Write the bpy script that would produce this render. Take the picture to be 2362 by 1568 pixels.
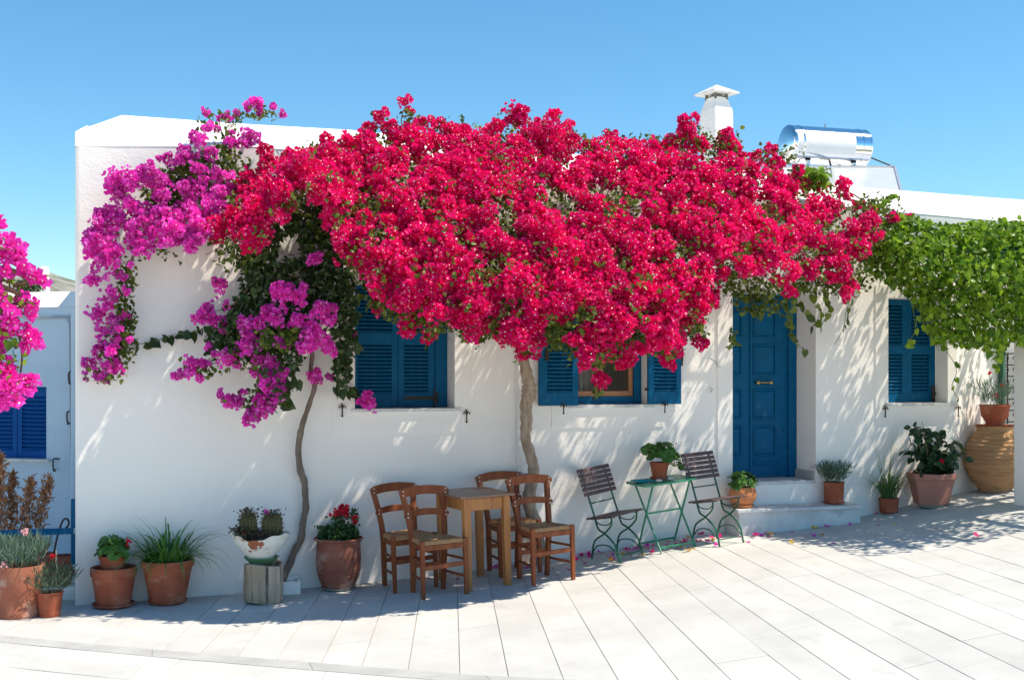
import bpy, math, random
import numpy as np
from mathutils import Vector, Matrix, Quaternion

for o in list(bpy.data.objects): bpy.data.objects.remove(o)
SC = bpy.context.scene
COL = SC.collection
R = math.radians

# ------------------------------------------------------------------ camera
F, CX0, YH = 2750.0, 1180.5, 857.0          # focal length and horizon, in pixels of a 2361 px wide view
PHI = math.atan(F / 9300.0); SP, CP = math.sin(PHI), math.cos(PHI)
_s0 = 232.6 * 1.24; _Z0 = F / _s0; _X0 = (173 - CX0) / _s0
CAM = (-(_X0 * CP + _Z0 * SP), -(-_X0 * SP + _Z0 * CP), (1395 - YH) / _s0)
cam = bpy.data.cameras.new('camera'); camo = bpy.data.objects.new('camera', cam); COL.objects.link(camo)
camo.location = CAM; camo.rotation_euler = (R(90), 0, -PHI)
cam.sensor_width = 36; cam.lens = 36 * F / 2361.0; cam.shift_y = 73 / 2361.0
cam.clip_start = 0.1; cam.clip_end = 2000
SC.camera = camo

# ------------------------------------------------------------------ world, sun, exposure
SUN = Vector((0.56, -0.24, 1.0)).normalized()
w = bpy.data.worlds.new('World'); SC.world = w; w.use_nodes = True
nt = w.node_tree; bg = nt.nodes['Background']
sky = nt.nodes.new('ShaderNodeTexSky'); sky.sky_type = 'NISHITA'; sky.sun_disc = False
sky.sun_elevation = math.asin(SUN.z); sky.sun_rotation = math.atan2(SUN.x, SUN.y)
sky.altitude = 0; sky.air_density = 1.0; sky.dust_density = 0.0; sky.ozone_density = 6.0
hs = nt.nodes.new('ShaderNodeHueSaturation'); hs.inputs['Saturation'].default_value = 1.15; hs.inputs['Hue'].default_value = .485
nt.links.new(sky.outputs[0], hs.inputs['Color']); nt.links.new(hs.outputs[0], bg.inputs[0]); bg.inputs[1].default_value = 0.110
sl = bpy.data.lights.new('sun', 'SUN'); sl.energy = 4.1; sl.angle = R(0.53); sl.color = (1.0, 0.91, 0.76)
so = bpy.data.objects.new('sun', sl); COL.objects.link(so)
so.rotation_euler = (-SUN).to_track_quat('-Z', 'Y').to_euler(); so.location = (6, -4, 12)
vs = SC.view_settings; vs.view_transform = 'Standard'; vs.look = 'None'; vs.gamma = 1; vs.exposure = 0.68
vs.use_curve_mapping = False
SC.cycles.max_bounces = 8; SC.cycles.diffuse_bounces = 5; SC.cycles.transparent_max_bounces = 8
SC.cycles.use_denoising = True; SC.cycles.sample_clamp_indirect = 6

# ------------------------------------------------------------------ pixels to points
def ray(px, py):
    l = (px - CX0) / F; v = -(py - YH) / F
    return (SP + l * CP, CP - l * SP, v)
def wp(px, py, yd=0.0):                      # on the plane yd metres in front of the house wall
    d = ray(px, py); t = (-yd - CAM[1]) / d[1]
    return Vector((CAM[0] + d[0] * t, -yd, CAM[2] + d[2] * t))
G = [wp(*b) for b in [(173, 1395), (452, 1375.6), (701, 1356), (888, 1340), (1117, 1312), (1311, 1287), (1542, 1242), (1980, 1192), (2090, 1165), (2200, 1140)]]
G = [(p.x, p.z) for p in G]
def g(x):                                    # height of the sloping paving
    if x <= G[0][0]: return 0.0
    for (a, b), (c, d) in zip(G, G[1:]):
        if x <= c: return b + (d - b) * (x - a) / (c - a)
    return G[-1][1] + min(x - G[-1][0], 6) * 0.08
def gp(px, py):
    d = ray(px, py); t = 5.0
    for _ in range(60):
        x = CAM[0] + d[0] * t; t = 0.5 * t + 0.5 * (g(x) - CAM[2]) / d[2]
    return Vector((CAM[0] + d[0] * t, CAM[1] + d[1] * t, CAM[2] + d[2] * t))
def plane_hit(px, py, P, n):
    d = Vector(ray(px, py)); c = Vector(CAM); t = (Vector(P) - c).dot(n) / d.dot(n)
    return c + d * t

# ------------------------------------------------------------------ objects
def tag(o, label=None, cat=None, group=None, kind=None):
    if label: o['label'] = label
    if cat: o['category'] = cat
    if group: o['group'] = group
    if kind: o['kind'] = kind
    return o
def thing(name, label, cat, loc=(0, 0, 0), rz=0, group=None):
    o = bpy.data.objects.new(name, None); COL.objects.link(o); o.empty_display_size = .1
    o.location = loc; o.rotation_euler = (0, 0, rz)
    return tag(o, label, cat, group)
def link(name, me, parent=None, loc=(0, 0, 0), rot=(0, 0, 0), sc=None):
    o = bpy.data.objects.new(name, me); COL.objects.link(o)
    o.location = loc; o.rotation_euler = rot
    if sc is not None: o.scale = (sc, sc, sc) if not hasattr(sc, '__len__') else sc
    if parent: o.parent = parent
    return o
def copy_tree(o, parent=None):
    c = o.copy(); COL.objects.link(c); c.parent = parent
    for ch in [x for x in COL.objects if x.parent == o]: copy_tree(ch, c)
    return c

class MB:
    def __init__(s): s.v = []; s.f = []; s.m = []; s.mi = 0
    def add(s, vs, fs):
        b = len(s.v); s.v += [tuple(q) for q in vs]
        for f in fs: s.f.append([b + i for i in f]); s.m.append(s.mi)
    def quad(s, a, b, c, d): s.add([a, b, c, d], [(0, 1, 2, 3)])
    def box(s, x0, x1, y0, y1, z0, z1):
        s.add([(x0, y0, z0), (x1, y0, z0), (x1, y1, z0), (x0, y1, z0), (x0, y0, z1), (x1, y0, z1), (x1, y1, z1), (x0, y1, z1)],
              [(0, 3, 2, 1), (4, 5, 6, 7), (0, 1, 5, 4), (1, 2, 6, 5), (2, 3, 7, 6), (3, 0, 4, 7)])
    def beam(s, p, q, w, h, up=(0, 0, 1), w2=None, h2=None):
        p = Vector(p); q = Vector(q); d = (q - p).normalized(); u = Vector(up)
        if abs(d.dot(u)) > .98: u = Vector((0, 1, 0))
        x = d.cross(u).normalized(); y = x.cross(d); w2 = w2 or w; h2 = h2 or h; vs = []
        for c, a, b in ((p, w, h), (q, w2, h2)):
            for i, j in ((-1, -1), (1, -1), (1, 1), (-1, 1)): vs.append(c + x * (i * a / 2) + y * (j * b / 2))
        s.add(vs, [(3, 2, 1, 0), (4, 5, 6, 7), (0, 1, 5, 4), (1, 2, 6, 5), (2, 3, 7, 6), (3, 0, 4, 7)])
    def tube(s, pts, r, n=8, cap=True, jit=0, rng=random):
        pts = [Vector(p) for p in pts]; k = len(pts)
        rs = list(r) if hasattr(r, '__len__') else [r] * k
        vs = []; X = None
        for i in range(k):
            d = (pts[min(i + 1, k - 1)] - pts[max(i - 1, 0)]).normalized()
            if X is None:
                u = Vector((0, 0, 1)) if abs(d.z) < .9 else Vector((1, 0, 0)); X = d.cross(u).normalized()
            X = (X - d * X.dot(d)).normalized(); Y = d.cross(X)
            for j in range(n):
                a = 2 * math.pi * j / n; rr = rs[i] * (1 + (rng.uniform(-jit, jit) if jit else 0))
                vs.append(pts[i] + X * (math.cos(a) * rr) + Y * (math.sin(a) * rr))
        fs = [(i * n + j, i * n + (j + 1) % n, (i + 1) * n + (j + 1) % n, (i + 1) * n + j) for i in range(k - 1) for j in range(n)]
        if cap: fs += [tuple(range(n - 1, -1, -1)), tuple((k - 1) * n + j for j in range(n))]
        s.add(vs, fs)
    def lathe(s, prof, n=36, c=(0, 0, 0), cap0=True, cap1=False, fn=None, ph=0):
        vs = []
        for (r, z) in prof:
            for j in range(n):
                a = 2 * math.pi * j / n + ph; rr = r; zz = z
                if fn: rr, zz = fn(r, z, a)
                vs.append((c[0] + rr * math.cos(a), c[1] + rr * math.sin(a), c[2] + zz))
        k = len(prof)
        fs = [(i * n + j, i * n + (j + 1) % n, (i + 1) * n + (j + 1) % n, (i + 1) * n + j) for i in range(k - 1) for j in range(n)]
        if cap0: fs.append(tuple(range(n - 1, -1, -1)))
        if cap1: fs.append(tuple((k - 1) * n + j for j in range(n)))
        s.add(vs, fs)
    def mesh(s, name, mats, smooth=False):
        me = bpy.data.meshes.new(name); me.from_pydata(s.v, [], s.f)
        for m in (mats if isinstance(mats, (list, tuple)) else [mats]): me.materials.append(m)
        me.polygons.foreach_set('material_index', s.m)
        if smooth:
            me.polygons.foreach_set('use_smooth', [True] * len(s.f))
            me.set_sharp_from_angle(angle=R(40))
        me.update(); return me
    def build(s, name, mats, parent=None, smooth=False, loc=(0, 0, 0), rot=(0, 0, 0), bevel=0):
        o = link(name, s.mesh(name, mats, smooth), parent, loc, rot)
        if bevel:
            b = o.modifiers.new('bevel', 'BEVEL'); b.width = bevel; b.segments = 2; b.limit_method = 'ANGLE'; b.angle_limit = R(40)
            b.harden_normals = False
        return o

def smooth_path(pts, n=6):
    pts = [Vector(p) for p in pts]; out = []
    P = [2 * pts[0] - pts[1]] + pts + [2 * pts[-1] - pts[-2]]
    for i in range(1, len(P) - 2):
        a, b, c, d = P[i - 1], P[i], P[i + 1], P[i + 2]
        for k in range(n):
            t = k / n
            out.append(.5 * ((2 * b) + (c - a) * t + (2 * a - 5 * b + 4 * c - d) * t * t + (3 * b - a - 3 * c + d) * t ** 3))
    out.append(pts[-1]); return out

# ------------------------------------------------------------------ materials
def ramp(nt, fac, c0, c1, p0=0.0, p1=1.0):
    r = nt.nodes.new('ShaderNodeValToRGB'); r.color_ramp.elements[0].position = p0; r.color_ramp.elements[1].position = p1
    r.color_ramp.elements[0].color = (*c0, 1); r.color_ramp.elements[1].color = (*c1, 1)
    nt.links.new(fac, r.inputs[0]); return r.outputs[0]
def mix(nt, fac, a, b):
    m = nt.nodes.new('ShaderNodeMix'); m.data_type = 'RGBA'
    for s, v in ((m.inputs[0], fac), (m.inputs[6], a), (m.inputs[7], b)):
        if hasattr(v, 'is_linked'): nt.links.new(v, s)
        elif isinstance(v, (int, float)): s.default_value = v
        else: s.default_value = (*v, 1)
    return m.outputs[2]
def noise(nt, scale, detail=4, rough=.55, vec=None, dist=0):
    n = nt.nodes.new('ShaderNodeTexNoise'); n.inputs['Scale'].default_value = scale; n.inputs['Detail'].default_value = detail
    n.inputs['Roughness'].default_value = rough; n.inputs['Distortion'].default_value = dist
    if vec: nt.links.new(vec, n.inputs['Vector'])
    return n.outputs['Fac']
def coords(nt, scale=(1, 1, 1), kind='Object'):
    t = nt.nodes.new('ShaderNodeTexCoord'); m = nt.nodes.new('ShaderNodeMapping'); m.inputs['Scale'].default_value = scale
    nt.links.new(t.outputs[kind], m.inputs[0]); return m.outputs[0]
def mat(name, c0, c1=None, scale=6, stretch=(1, 1, 1), rough=.6, bump=0, bscale=40, bstretch=(1, 1, 1), metal=0, p0=.35, p1=.65, spec=.5, stain=None, var=0, detail=5, bump2=None):
    m = bpy.data.materials.new(name); m.use_nodes = True; nt = m.node_tree; b = nt.nodes['Principled BSDF']
    b.inputs['Roughness'].default_value = rough; b.inputs['Metallic'].default_value = metal
    b.inputs['Specular IOR Level'].default_value = spec
    col = None
    if c1:
        col = ramp(nt, noise(nt, scale, detail, vec=coords(nt, stretch)), c0, c1, p0, p1)
    if stain:
        c, sc, q0, q1, st = stain
        f = ramp(nt, noise(nt, sc, 6, .65, vec=coords(nt, st)), (0, 0, 0), (1, 1, 1), q0, q1)
        col = mix(nt, f, col if col else c0, c)
    if var:
        oi = nt.nodes.new('ShaderNodeObjectInfo')
        h = nt.nodes.new('ShaderNodeHueSaturation'); mr = nt.nodes.new('ShaderNodeMapRange')
        mr.inputs[3].default_value = 1 - var; mr.inputs[4].default_value = 1 + var
        nt.links.new(oi.outputs['Random'], mr.inputs[0]); nt.links.new(mr.outputs[0], h.inputs['Value'])
        if col: nt.links.new(col, h.inputs['Color'])
        else: h.inputs['Color'].default_value = (*c0, 1)
        col = h.outputs[0]
    if col: nt.links.new(col, b.inputs['Base Color'])
    else: b.inputs['Base Color'].default_value = (*c0, 1)
    if bump:
        bn = nt.nodes.new('ShaderNodeBump'); bn.inputs['Strength'].default_value = 1.0; bn.inputs['Distance'].default_value = bump
        nt.links.new(noise(nt, bscale, 5, .6, vec=coords(nt, bstretch)), bn.inputs['Height'])
        if bump2:
            b2 = nt.nodes.new('ShaderNodeBump'); b2.inputs['Distance'].default_value = bump2[0]
            nt.links.new(noise(nt, bump2[1], 3, .5, vec=coords(nt)), b2.inputs['Height']); nt.links.new(b2.outputs[0], bn.inputs['Normal'])
        nt.links.new(bn.outputs[0], b.inputs['Normal'])
    return m
def leafy(name, c0, c1, trans=.35, rough=.45, tcol=None, var=.1, spec=.4):
    m = bpy.data.materials.new(name); m.use_nodes = True; nt = m.node_tree; b = nt.nodes['Principled BSDF']; out = nt.nodes['Material Output']
    a = nt.nodes.new('ShaderNodeAttribute'); a.attribute_name = 'tint'
    col = ramp(nt, a.outputs['Fac'], c0, c1)
    oi = nt.nodes.new('ShaderNodeObjectInfo'); mr = nt.nodes.new('ShaderNodeMapRange')
    mr.inputs[3].default_value = 1 - var; mr.inputs[4].default_value = 1 + var
    nt.links.new(oi.outputs['Random'], mr.inputs[0])
    h = nt.nodes.new('ShaderNodeHueSaturation'); nt.links.new(mr.outputs[0], h.inputs['Value']); nt.links.new(col, h.inputs['Color'])
    nt.links.new(h.outputs[0], b.inputs['Base Color']); b.inputs['Roughness'].default_value = rough
    b.inputs['Specular IOR Level'].default_value = spec
    t = nt.nodes.new('ShaderNodeBsdfTranslucent')
    if tcol: t.inputs[0].default_value = (*tcol, 1)
    else: nt.links.new(h.outputs[0], t.inputs[0])
    mx = nt.nodes.new('ShaderNodeMixShader'); mx.inputs[0].default_value = trans
    nt.links.new(b.outputs[0], mx.inputs[1]); nt.links.new(t.outputs[0], mx.inputs[2]); nt.links.new(mx.outputs[0], out.inputs[0])
    return m

M = {}
M['plaster'] = mat('plaster', (.90, .85, .79), (.935, .89, .835), 1.3, rough=.9, bump=.002, bscale=55, spec=.2, p0=.3, p1=.7)
M['plaster_rough'] = mat('plaster_rough', (.90, .85, .79), (.935, .89, .835), 1.3, rough=.9, bump=.0035, bscale=42, bump2=(.009, 3.2), spec=.2, p0=.3, p1=.7)
M['plaster_shade'] = mat('shade_blue_plaster', (.42, .54, .66), (.48, .60, .71), 1.5, rough=.9, bump=.004, bscale=40, spec=.2)  # white plaster with the blue of its shade put into the colour
M['marble'] = mat('marble', (.55, .55, .54), (.70, .69, .67), 5, rough=.5, bump=.0008, bscale=60, spec=.4, stain=((.42, .42, .42), 3, .56, .7, (1, 4, 1)))
M['stone'] = mat('paving_stone', (.515, .505, .48), (.585, .575, .55), 2.2, rough=.8, bump=.0012, bscale=70, spec=.25, stain=((.485, .475, .455), 3.1, .55, .72, (1, 1, 1)), var=.045)
M['square'] = mat('bounce_stone', (.78, .71, .61), (.84, .78, .68), 1.4, rough=.85)  # unseen ground, lighter and warmer than the slabs to bounce fill onto the wall
M['strip'] = mat('grey_marble', (.41, .405, .39), (.50, .495, .48), 4, rough=.6, bump=.001, bscale=60, spec=.3, stain=((.40, .40, .395), 5, .55, .72, (1, 5, 1)), var=.04)
M['joint'] = mat('joint', (.40, .36, .305), (.56, .51, .445), 7, rough=.95, bump=.002, bscale=90)
M['blue'] = mat('blue_paint', (.0015, .088, .195), (.002, .108, .24), 5, (1, 1, 4), rough=.5, bump=.0006, bscale=50, bstretch=(1, 1, .15), spec=.12, stain=((.05, .16, .26), 22, .60, .74, (1, 1, .25)))
M['blue2'] = mat('royal_blue_paint', (.001, .065, .25), (.002, .085, .30), 5, rough=.55, spec=.12)
M['chairwood'] = mat('chair_wood', (.20, .050, .017), (.295, .088, .031), 18, (1, 1, .12), var=.09, spec=.25, rough=.5, bump=.0006, bscale=60, bstretch=(1, 1, .08), stain=((.20, .055, .03), 9, .58, .8, (1, 1, 1)))
M['tablewood'] = mat('table_wood', (.38, .135, .032), (.50, .21, .058), 16, (1, 1, .1), rough=.5, bump=.0006, bscale=60, bstretch=(1, 1, .08), stain=((.22, .09, .04), 11, .6, .74, (1, 1, .4)))
M['tabletop'] = mat('tabletop_wood', (.19, .10, .06), (.30, .17, .105), 14, (.1, 1, 1), rough=.38, bump=.0006, bscale=60, stain=((.45, .33, .25), 5, .58, .75, (1, 1, 1)))
M['rush'] = mat('rush', (.40, .185, .075), (.60, .31, .14), 60, rough=.8, bump=.002, bscale=150, stain=((.22, .11, .06), 12, .55, .7, (1, 1, 1)))
M['screw'] = mat('screw_head', (.75, .72, .68), rough=.35, metal=.6)
M['slatwood'] = mat('slat_wood', (.075, .040, .040), (.13, .075, .07), 25, (.1, 1, 1), rough=.5, bump=.0005, bscale=60, bstretch=(.1, 1, 1), stain=((.26, .19, .17), 14, .62, .78, (1, 1, 1)))
M['green'] = mat('green_paint', (.010, .085, .045), (.02, .13, .07), 12, rough=.4, stain=((.02, .045, .03), 20, .6, .75, (1, 1, 1)))
M['greentop'] = mat('green_tabletop_paint', (.018, .21, .11), (.03, .29, .16), 9, rough=.35)
M['terra'] = mat('terracotta', (.30, .080, .042), (.40, .115, .060), 7, rough=.85, bump=.0015, bscale=50, spec=.2, stain=((.50, .27, .19), 6, .53, .76, (1, 1, 1.5)), var=.06)
M['terra2'] = mat('old_terracotta', (.32, .105, .062), (.41, .15, .088), 6, rough=.9, bump=.0015, bscale=50, spec=.2, stain=((.62, .45, .36), 5, .52, .75, (1, 1, 1.4)))
M['urn'] = mat('urn_clay', (.26, .085, .055), (.33, .12, .08), 6, rough=.8, bump=.001, bscale=50, spec=.25, stain=((.50, .32, .26), 4.5, .5, .72, (1, 1, 1.5)))
M['terraorange'] = mat('orange_clay', (.58, .20, .085), (.66, .26, .115), 9, rough=.85, bump=.0012, bscale=50, spec=.2)
M['pithos'] = mat('jar_clay', (.40, .215, .105), (.50, .295, .155), 5, (1, 1, 5), rough=.9, bump=.003, bscale=30, bstretch=(.3, .3, 4), spec=.2, stain=((.40, .25, .15), 4, .55, .75, (1, 1, 3)))
M['plasticpot'] = mat('pot_pink_clay', (.40, .17, .125), (.44, .19, .14), 5, rough=.6, spec=.3)
M['saucergrey'] = mat('grey_saucer', (.22, .23, .21), (.28, .29, .26), 9, rough=.7)
M['soil'] = mat('soil', (.035, .022, .014), (.09, .06, .04), 40, rough=1, bump=.01, bscale=60)
M['bark'] = mat('bark', (.30, .22, .155), (.42, .33, .25), 22, (1, 1, .25), rough=.95, bump=.006, bscale=45, bstretch=(1, 1, .22), stain=((.17, .12, .085), 18, .52, .7, (1, 1, .3)))
M['barkdark'] = mat('bark_dark', (.15, .11, .085), (.24, .18, .14), 22, (1, 1, .25), rough=.95, bump=.005, bscale=45, bstretch=(1, 1, .22))
M['twig'] = mat('twig', (.16, .11, .06), (.26, .19, .10), 15, rough=.9)
M['stem'] = mat('stem', (.10, .16, .04), (.16, .20, .06), 15, rough=.7)
M['iron'] = mat('iron', (.022, .018, .017), (.06, .04, .03), 30, rough=.6, metal=.3)
M['stump'] = mat('weathered_wood', (.35, .25, .165), (.54, .43, .32), 10, (1, 1, .12), rough=.95, bump=.006, bscale=26, bstretch=(1, 1, .07), stain=((.10, .075, .055), 13, .535, .62, (1, 1, .05)))
M['whitewash'] = mat('peeling_whitewash', (.76, .72, .63), (.82, .79, .71), 6, rough=.9, bump=.001, bscale=40, stain=((.50, .44, .35), 9, .6, .68, (1, 1, 1.6)))
_m = M['whitewash']; _n = _m.node_tree; _b = _n.nodes['Principled BSDF']; _c = _b.inputs['Base Color'].links[0].from_socket
_d = _n.nodes.new('ShaderNodeVectorMath'); _d.operation = 'DISTANCE'; _d.inputs[1].default_value = (-.075, -.185, .165); _n.links.new(coords(_n), _d.inputs[0])
_r = _n.nodes.new('ShaderNodeMapRange'); _r.inputs[1].default_value = 0; _r.inputs[2].default_value = .17; _r.inputs[3].default_value = .34; _r.inputs[4].default_value = -.30; _n.links.new(_d.outputs['Value'], _r.inputs[0])
_a = _n.nodes.new('ShaderNodeMath'); _a.operation = 'ADD'; _n.links.new(_r.outputs[0], _a.inputs[0]); _n.links.new(noise(_n, 16, 6, .6, vec=coords(_n)), _a.inputs[1])
_n.links.new(mix(_n, ramp(_n, _a.outputs[0], (0, 0, 0), (1, 1, 1), .56, .585), _c, (.34, .115, .055)), _b.inputs['Base Color'])
M['greenglaze'] = mat('green_dish', (.05, .14, .065), (.08, .19, .09), 8, rough=.5)
M['steel'] = mat('polished_steel', (.80, .80, .82), rough=.10, metal=1.0)
M['label'] = mat('white_sticker', (.80, .80, .80), rough=.6)
M['panelglass'] = mat('collector_glass', (.50, .52, .55), (.55, .57, .60), 3, rough=.18, spec=.8)  # pale base colour stands in for the reflection in the glass
M['alu'] = mat('aluminium', (.6, .61, .63), rough=.35, metal=.9)
M['capstone'] = mat('cap_paint', (.80, .80, .78), (.62, .62, .60), 14, rough=.9, bump=.002, bscale=40)
M['soot'] = mat('sooty_metal', (.10, .10, .10), (.2, .2, .19), 14, rough=.8)
M['casement'] = mat('varnished_wood', (.34, .13, .045), (.46, .19, .07), 14, (1, 1, .15), rough=.4)
M['dark'] = mat('dark_interior', (.05, .05, .055), rough=.9)
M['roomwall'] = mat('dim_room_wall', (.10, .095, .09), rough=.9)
M['curtain'] = mat('curtain', (.24, .225, .22), (.34, .32, .31), 10, (6, 1, .2), rough=.9)
M['brass'] = mat('brass', (.45, .28, .12), rough=.35, metal=.9)
M['wire'] = mat('cable', (.30, .32, .35), rough=.6)
M['whitepaint'] = mat('white_paint', (.76, .75, .74), rough=.6)
M['rock'] = mat('hillside', (.17, .17, .13), (.34, .32, .29), .09, rough=1, stain=((.06, .085, .04), .12, .48, .58, (1, 1, 1)), detail=9)
M['earth'] = mat('ground_earth', (.42, .38, .32), (.52, .48, .41), .8, rough=1)
M['bluedish'] = mat('blue_glaze', (.03, .30, .36), rough=.3)
M['pebble'] = mat('pebble', (.70, .66, .62), rough=.8)
M['dried'] = mat('dried_stalk', (.28, .12, .055), (.42, .21, .10), 30, rough=.95, var=.12)
M['bamboo'] = mat('bamboo', (.62, .47, .30), (.70, .55, .38), 14, rough=.7)
M['glass'] = None
m = bpy.data.materials.new('window_glass'); m.use_nodes = True
b = m.node_tree.nodes['Principled BSDF']; b.inputs['Base Color'].default_value = (.9, .92, .93, 1); b.inputs['Roughness'].default_value = .04
b.inputs['Transmission Weight'].default_value = 1.0; b.inputs['IOR'].default_value = 1.2; M['glass'] = m
# petals and leaves
M['crimson'] = leafy('crimson_bract', (.74, .001, .085), (.90, .012, .25), .40, .5, var=.11, spec=.3)
M['magenta'] = leafy('magenta_bract', (.80, .022, .46), (.94, .12, .72), .4, .5, var=.16, spec=.3)
M['hotpink'] = leafy('bright_pink_bract', (.88, .025, .46), (.95, .09, .66), .42, .5, var=.1, spec=.3)
M['speck'] = mat('tiny_white_flower', (.86, .80, .74), rough=.6)
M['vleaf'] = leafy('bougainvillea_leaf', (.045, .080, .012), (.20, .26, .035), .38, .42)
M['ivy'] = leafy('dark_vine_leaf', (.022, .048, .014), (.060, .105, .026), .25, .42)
M['limeleaf'] = leafy('fresh_vine_leaf', (.060, .155, .008), (.34, .52, .035), .45, .42)
M['geranium'] = leafy('geranium_leaf', (.045, .13, .022), (.11, .25, .040), .3, .5)
M['hibiscus'] = leafy('hibiscus_leaf', (.016, .048, .018), (.035, .085, .028), .2, .35)
M['grass'] = leafy('grass_blade', (.050, .15, .022), (.13, .27, .045), .3, .45)
M['sedge'] = leafy('sedge_blade', (.06, .14, .035), (.15, .24, .07), .3, .5)
M['silver'] = leafy('silver_leaf', (.09, .16, .11), (.20, .30, .20), .2, .6)
M['rosemary'] = leafy('rosemary_leaf', (.055, .095, .055), (.12, .18, .11), .15, .6)
M['roseleaf'] = leafy('rose_leaf', (.022, .065, .018), (.07, .15, .035), .25, .4)
M['cactus'] = leafy('cactus_skin', (.075, .08, .025), (.15, .15, .06), 0, .6)
M['red'] = leafy('red_petal', (.65, .006, .035), (.78, .03, .07), .3, .5)
M['pinkpetal'] = leafy('pink_petal', (.75, .36, .38), (.85, .55, .55), .3, .5)
M['yellowpetal'] = leafy('yellow_leaf', (.65, .36, .03), (.75, .48, .06), .3, .5)
M['succulent'] = leafy('dark_succulent', (.05, .03, .03), (.10, .09, .05), .1, .6)

# ------------------------------------------------------------------ scattering leaves and bracts
def tmpl(vs, fs, mi=None):
    return np.array(vs, float), np.array(fs, int), np.array(mi if mi is not None else [0] * len(fs), int)
def floret(rng, speck=True, spread=.9):
    vs = []; fs = []; mi = []; a0 = rng.uniform(0, 6.28)
    for k in range(3):
        a = a0 + k * 2.094 + rng.uniform(-.25, .25); el = spread * rng.uniform(.55, 1.1)
        d = Vector((math.cos(a) * math.sin(el), math.sin(a) * math.sin(el), math.cos(el)))
        s = Vector((-math.sin(a), math.cos(a), 0)); up = d.cross(s)
        w_ = .47 * rng.uniform(.9, 1.12); b = len(vs)
        vs += [d * .02, d * .52 + s * w_ + up * -.05, d * .93 + up * .12, d * .52 - s * w_ + up * -.05, d * .5 + up * .12]
        fs += [(b, b + 1, b + 4), (b + 1, b + 2, b + 4), (b + 2, b + 3, b + 4), (b + 3, b, b + 4)]; mi += [0] * 4
    if speck:
        b = len(vs); vs += [Vector((0, 0, .05)), Vector((.09, .13, .54)), Vector((-.14, .04, .57)), Vector((.08, -.13, .52))]
        fs += [(b, b + 1, b + 2), (b, b + 2, b + 3), (b + 1, b + 3, b + 2)]; mi += [1] * 3
    return tmpl([tuple(v) for v in vs], fs, mi)
def leaf_t(wd=.42, fold=.12, tip=.15, heart=False):
    # unit length along +x, blade normal +z
    if heart:
        vs = [(0, 0, 0), (.38, 0, -.02), (1, 0, -tip), (-.12, wd * .75, fold * .7), (.32, wd, fold), (.72, wd * .5, fold * .3), (-.12, -wd * .75, fold * .7), (.32, -wd, fold), (.72, -wd * .5, fold * .3)]
    else:
        vs = [(0, 0, 0), (.45, 0, -.02), (1, 0, -tip), (.15, wd * .6, fold * .5), (.42, wd, fold), (.76, wd * .55, fold * .3), (.15, -wd * .6, fold * .5), (.42, -wd, fold), (.76, -wd * .55, fold * .3)]
    fs = [(0, 1, 3), (3, 1, 4), (4, 1, 5), (5, 1, 2), (0, 6, 1), (6, 7, 1), (7, 8, 1), (8, 2, 1)]
    return tmpl(vs, fs)
def frames(nrm, rs, up=None):
    n = nrm / (np.linalg.norm(nrm, axis=1, keepdims=True) + 1e-9)
    x = rs.normal(size=n.shape) if up is None else up
    x = x - n * (x * n).sum(1, keepdims=True); x /= np.linalg.norm(x, axis=1, keepdims=True) + 1e-9
    y = np.cross(n, x); return np.stack([x, y, n], axis=2)
def np_mesh(name, V, Fc, mi, mats, tint=None, smooth=False):
    me = bpy.data.meshes.new(name); n = len(Fc)
    me.vertices.add(len(V)); me.vertices.foreach_set('co', V.ravel())
    me.loops.add(n * 3); me.loops.foreach_set('vertex_index', Fc.ravel().astype(np.int32))
    me.polygons.add(n); me.polygons.foreach_set('loop_start', np.arange(0, n * 3, 3, dtype=np.int32))
    for m_ in (mats if isinstance(mats, (list, tuple)) else [mats]): me.materials.append(m_)
    me.polygons.foreach_set('material_index', mi.astype(np.int32))
    if smooth: me.polygons.foreach_set('use_smooth', np.ones(n, bool))
    me.update(calc_edges=True)
    a = me.attributes.new('tint', 'FLOAT', 'POINT')
    a.data.foreach_set('value', (tint if tint is not None else np.full(len(V), .5)).astype(np.float32))
    me.validate(); return me
def scatter(name, ts, pos, fr, sc, tint, mats, rs, smooth=False):
    Vs = []; Fs = []; Ms = []; Ts = []; off = 0
    pick = rs.integers(0, len(ts), len(pos))
    for k, (tv, tf, tm) in enumerate(ts):
        idx = np.where(pick == k)[0]
        if not len(idx): continue
        v = np.einsum('nij,kj->nki', fr[idx], tv) * sc[idx][:, None, None] + pos[idx][:, None, :]
        nk = len(tv); Vs.append(v.reshape(-1, 3))
        Fs.append((tf[None] + (off + np.arange(len(idx)) * nk)[:, None, None]).reshape(-1, 3))
        Ms.append(np.tile(tm, len(idx))); Ts.append(np.repeat(tint[idx], nk)); off += nk * len(idx)
    return np_mesh(name, np.concatenate(Vs), np.concatenate(Fs), np.concatenate(Ms), mats, np.concatenate(Ts), smooth)
rng = random.Random(7); rs = np.random.default_rng(7)
FLO = [floret(rng, True) for _ in range(5)] + [floret(rng, False) for _ in range(5)]
LEAF = [leaf_t(.36, .10, .12), leaf_t(.42, .16, .2), leaf_t(.33, .06, .28)]
HEART = [leaf_t(.50, .10, .12, True), leaf_t(.44, .14, .25, True), leaf_t(.54, .04, .18, True)]
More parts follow.
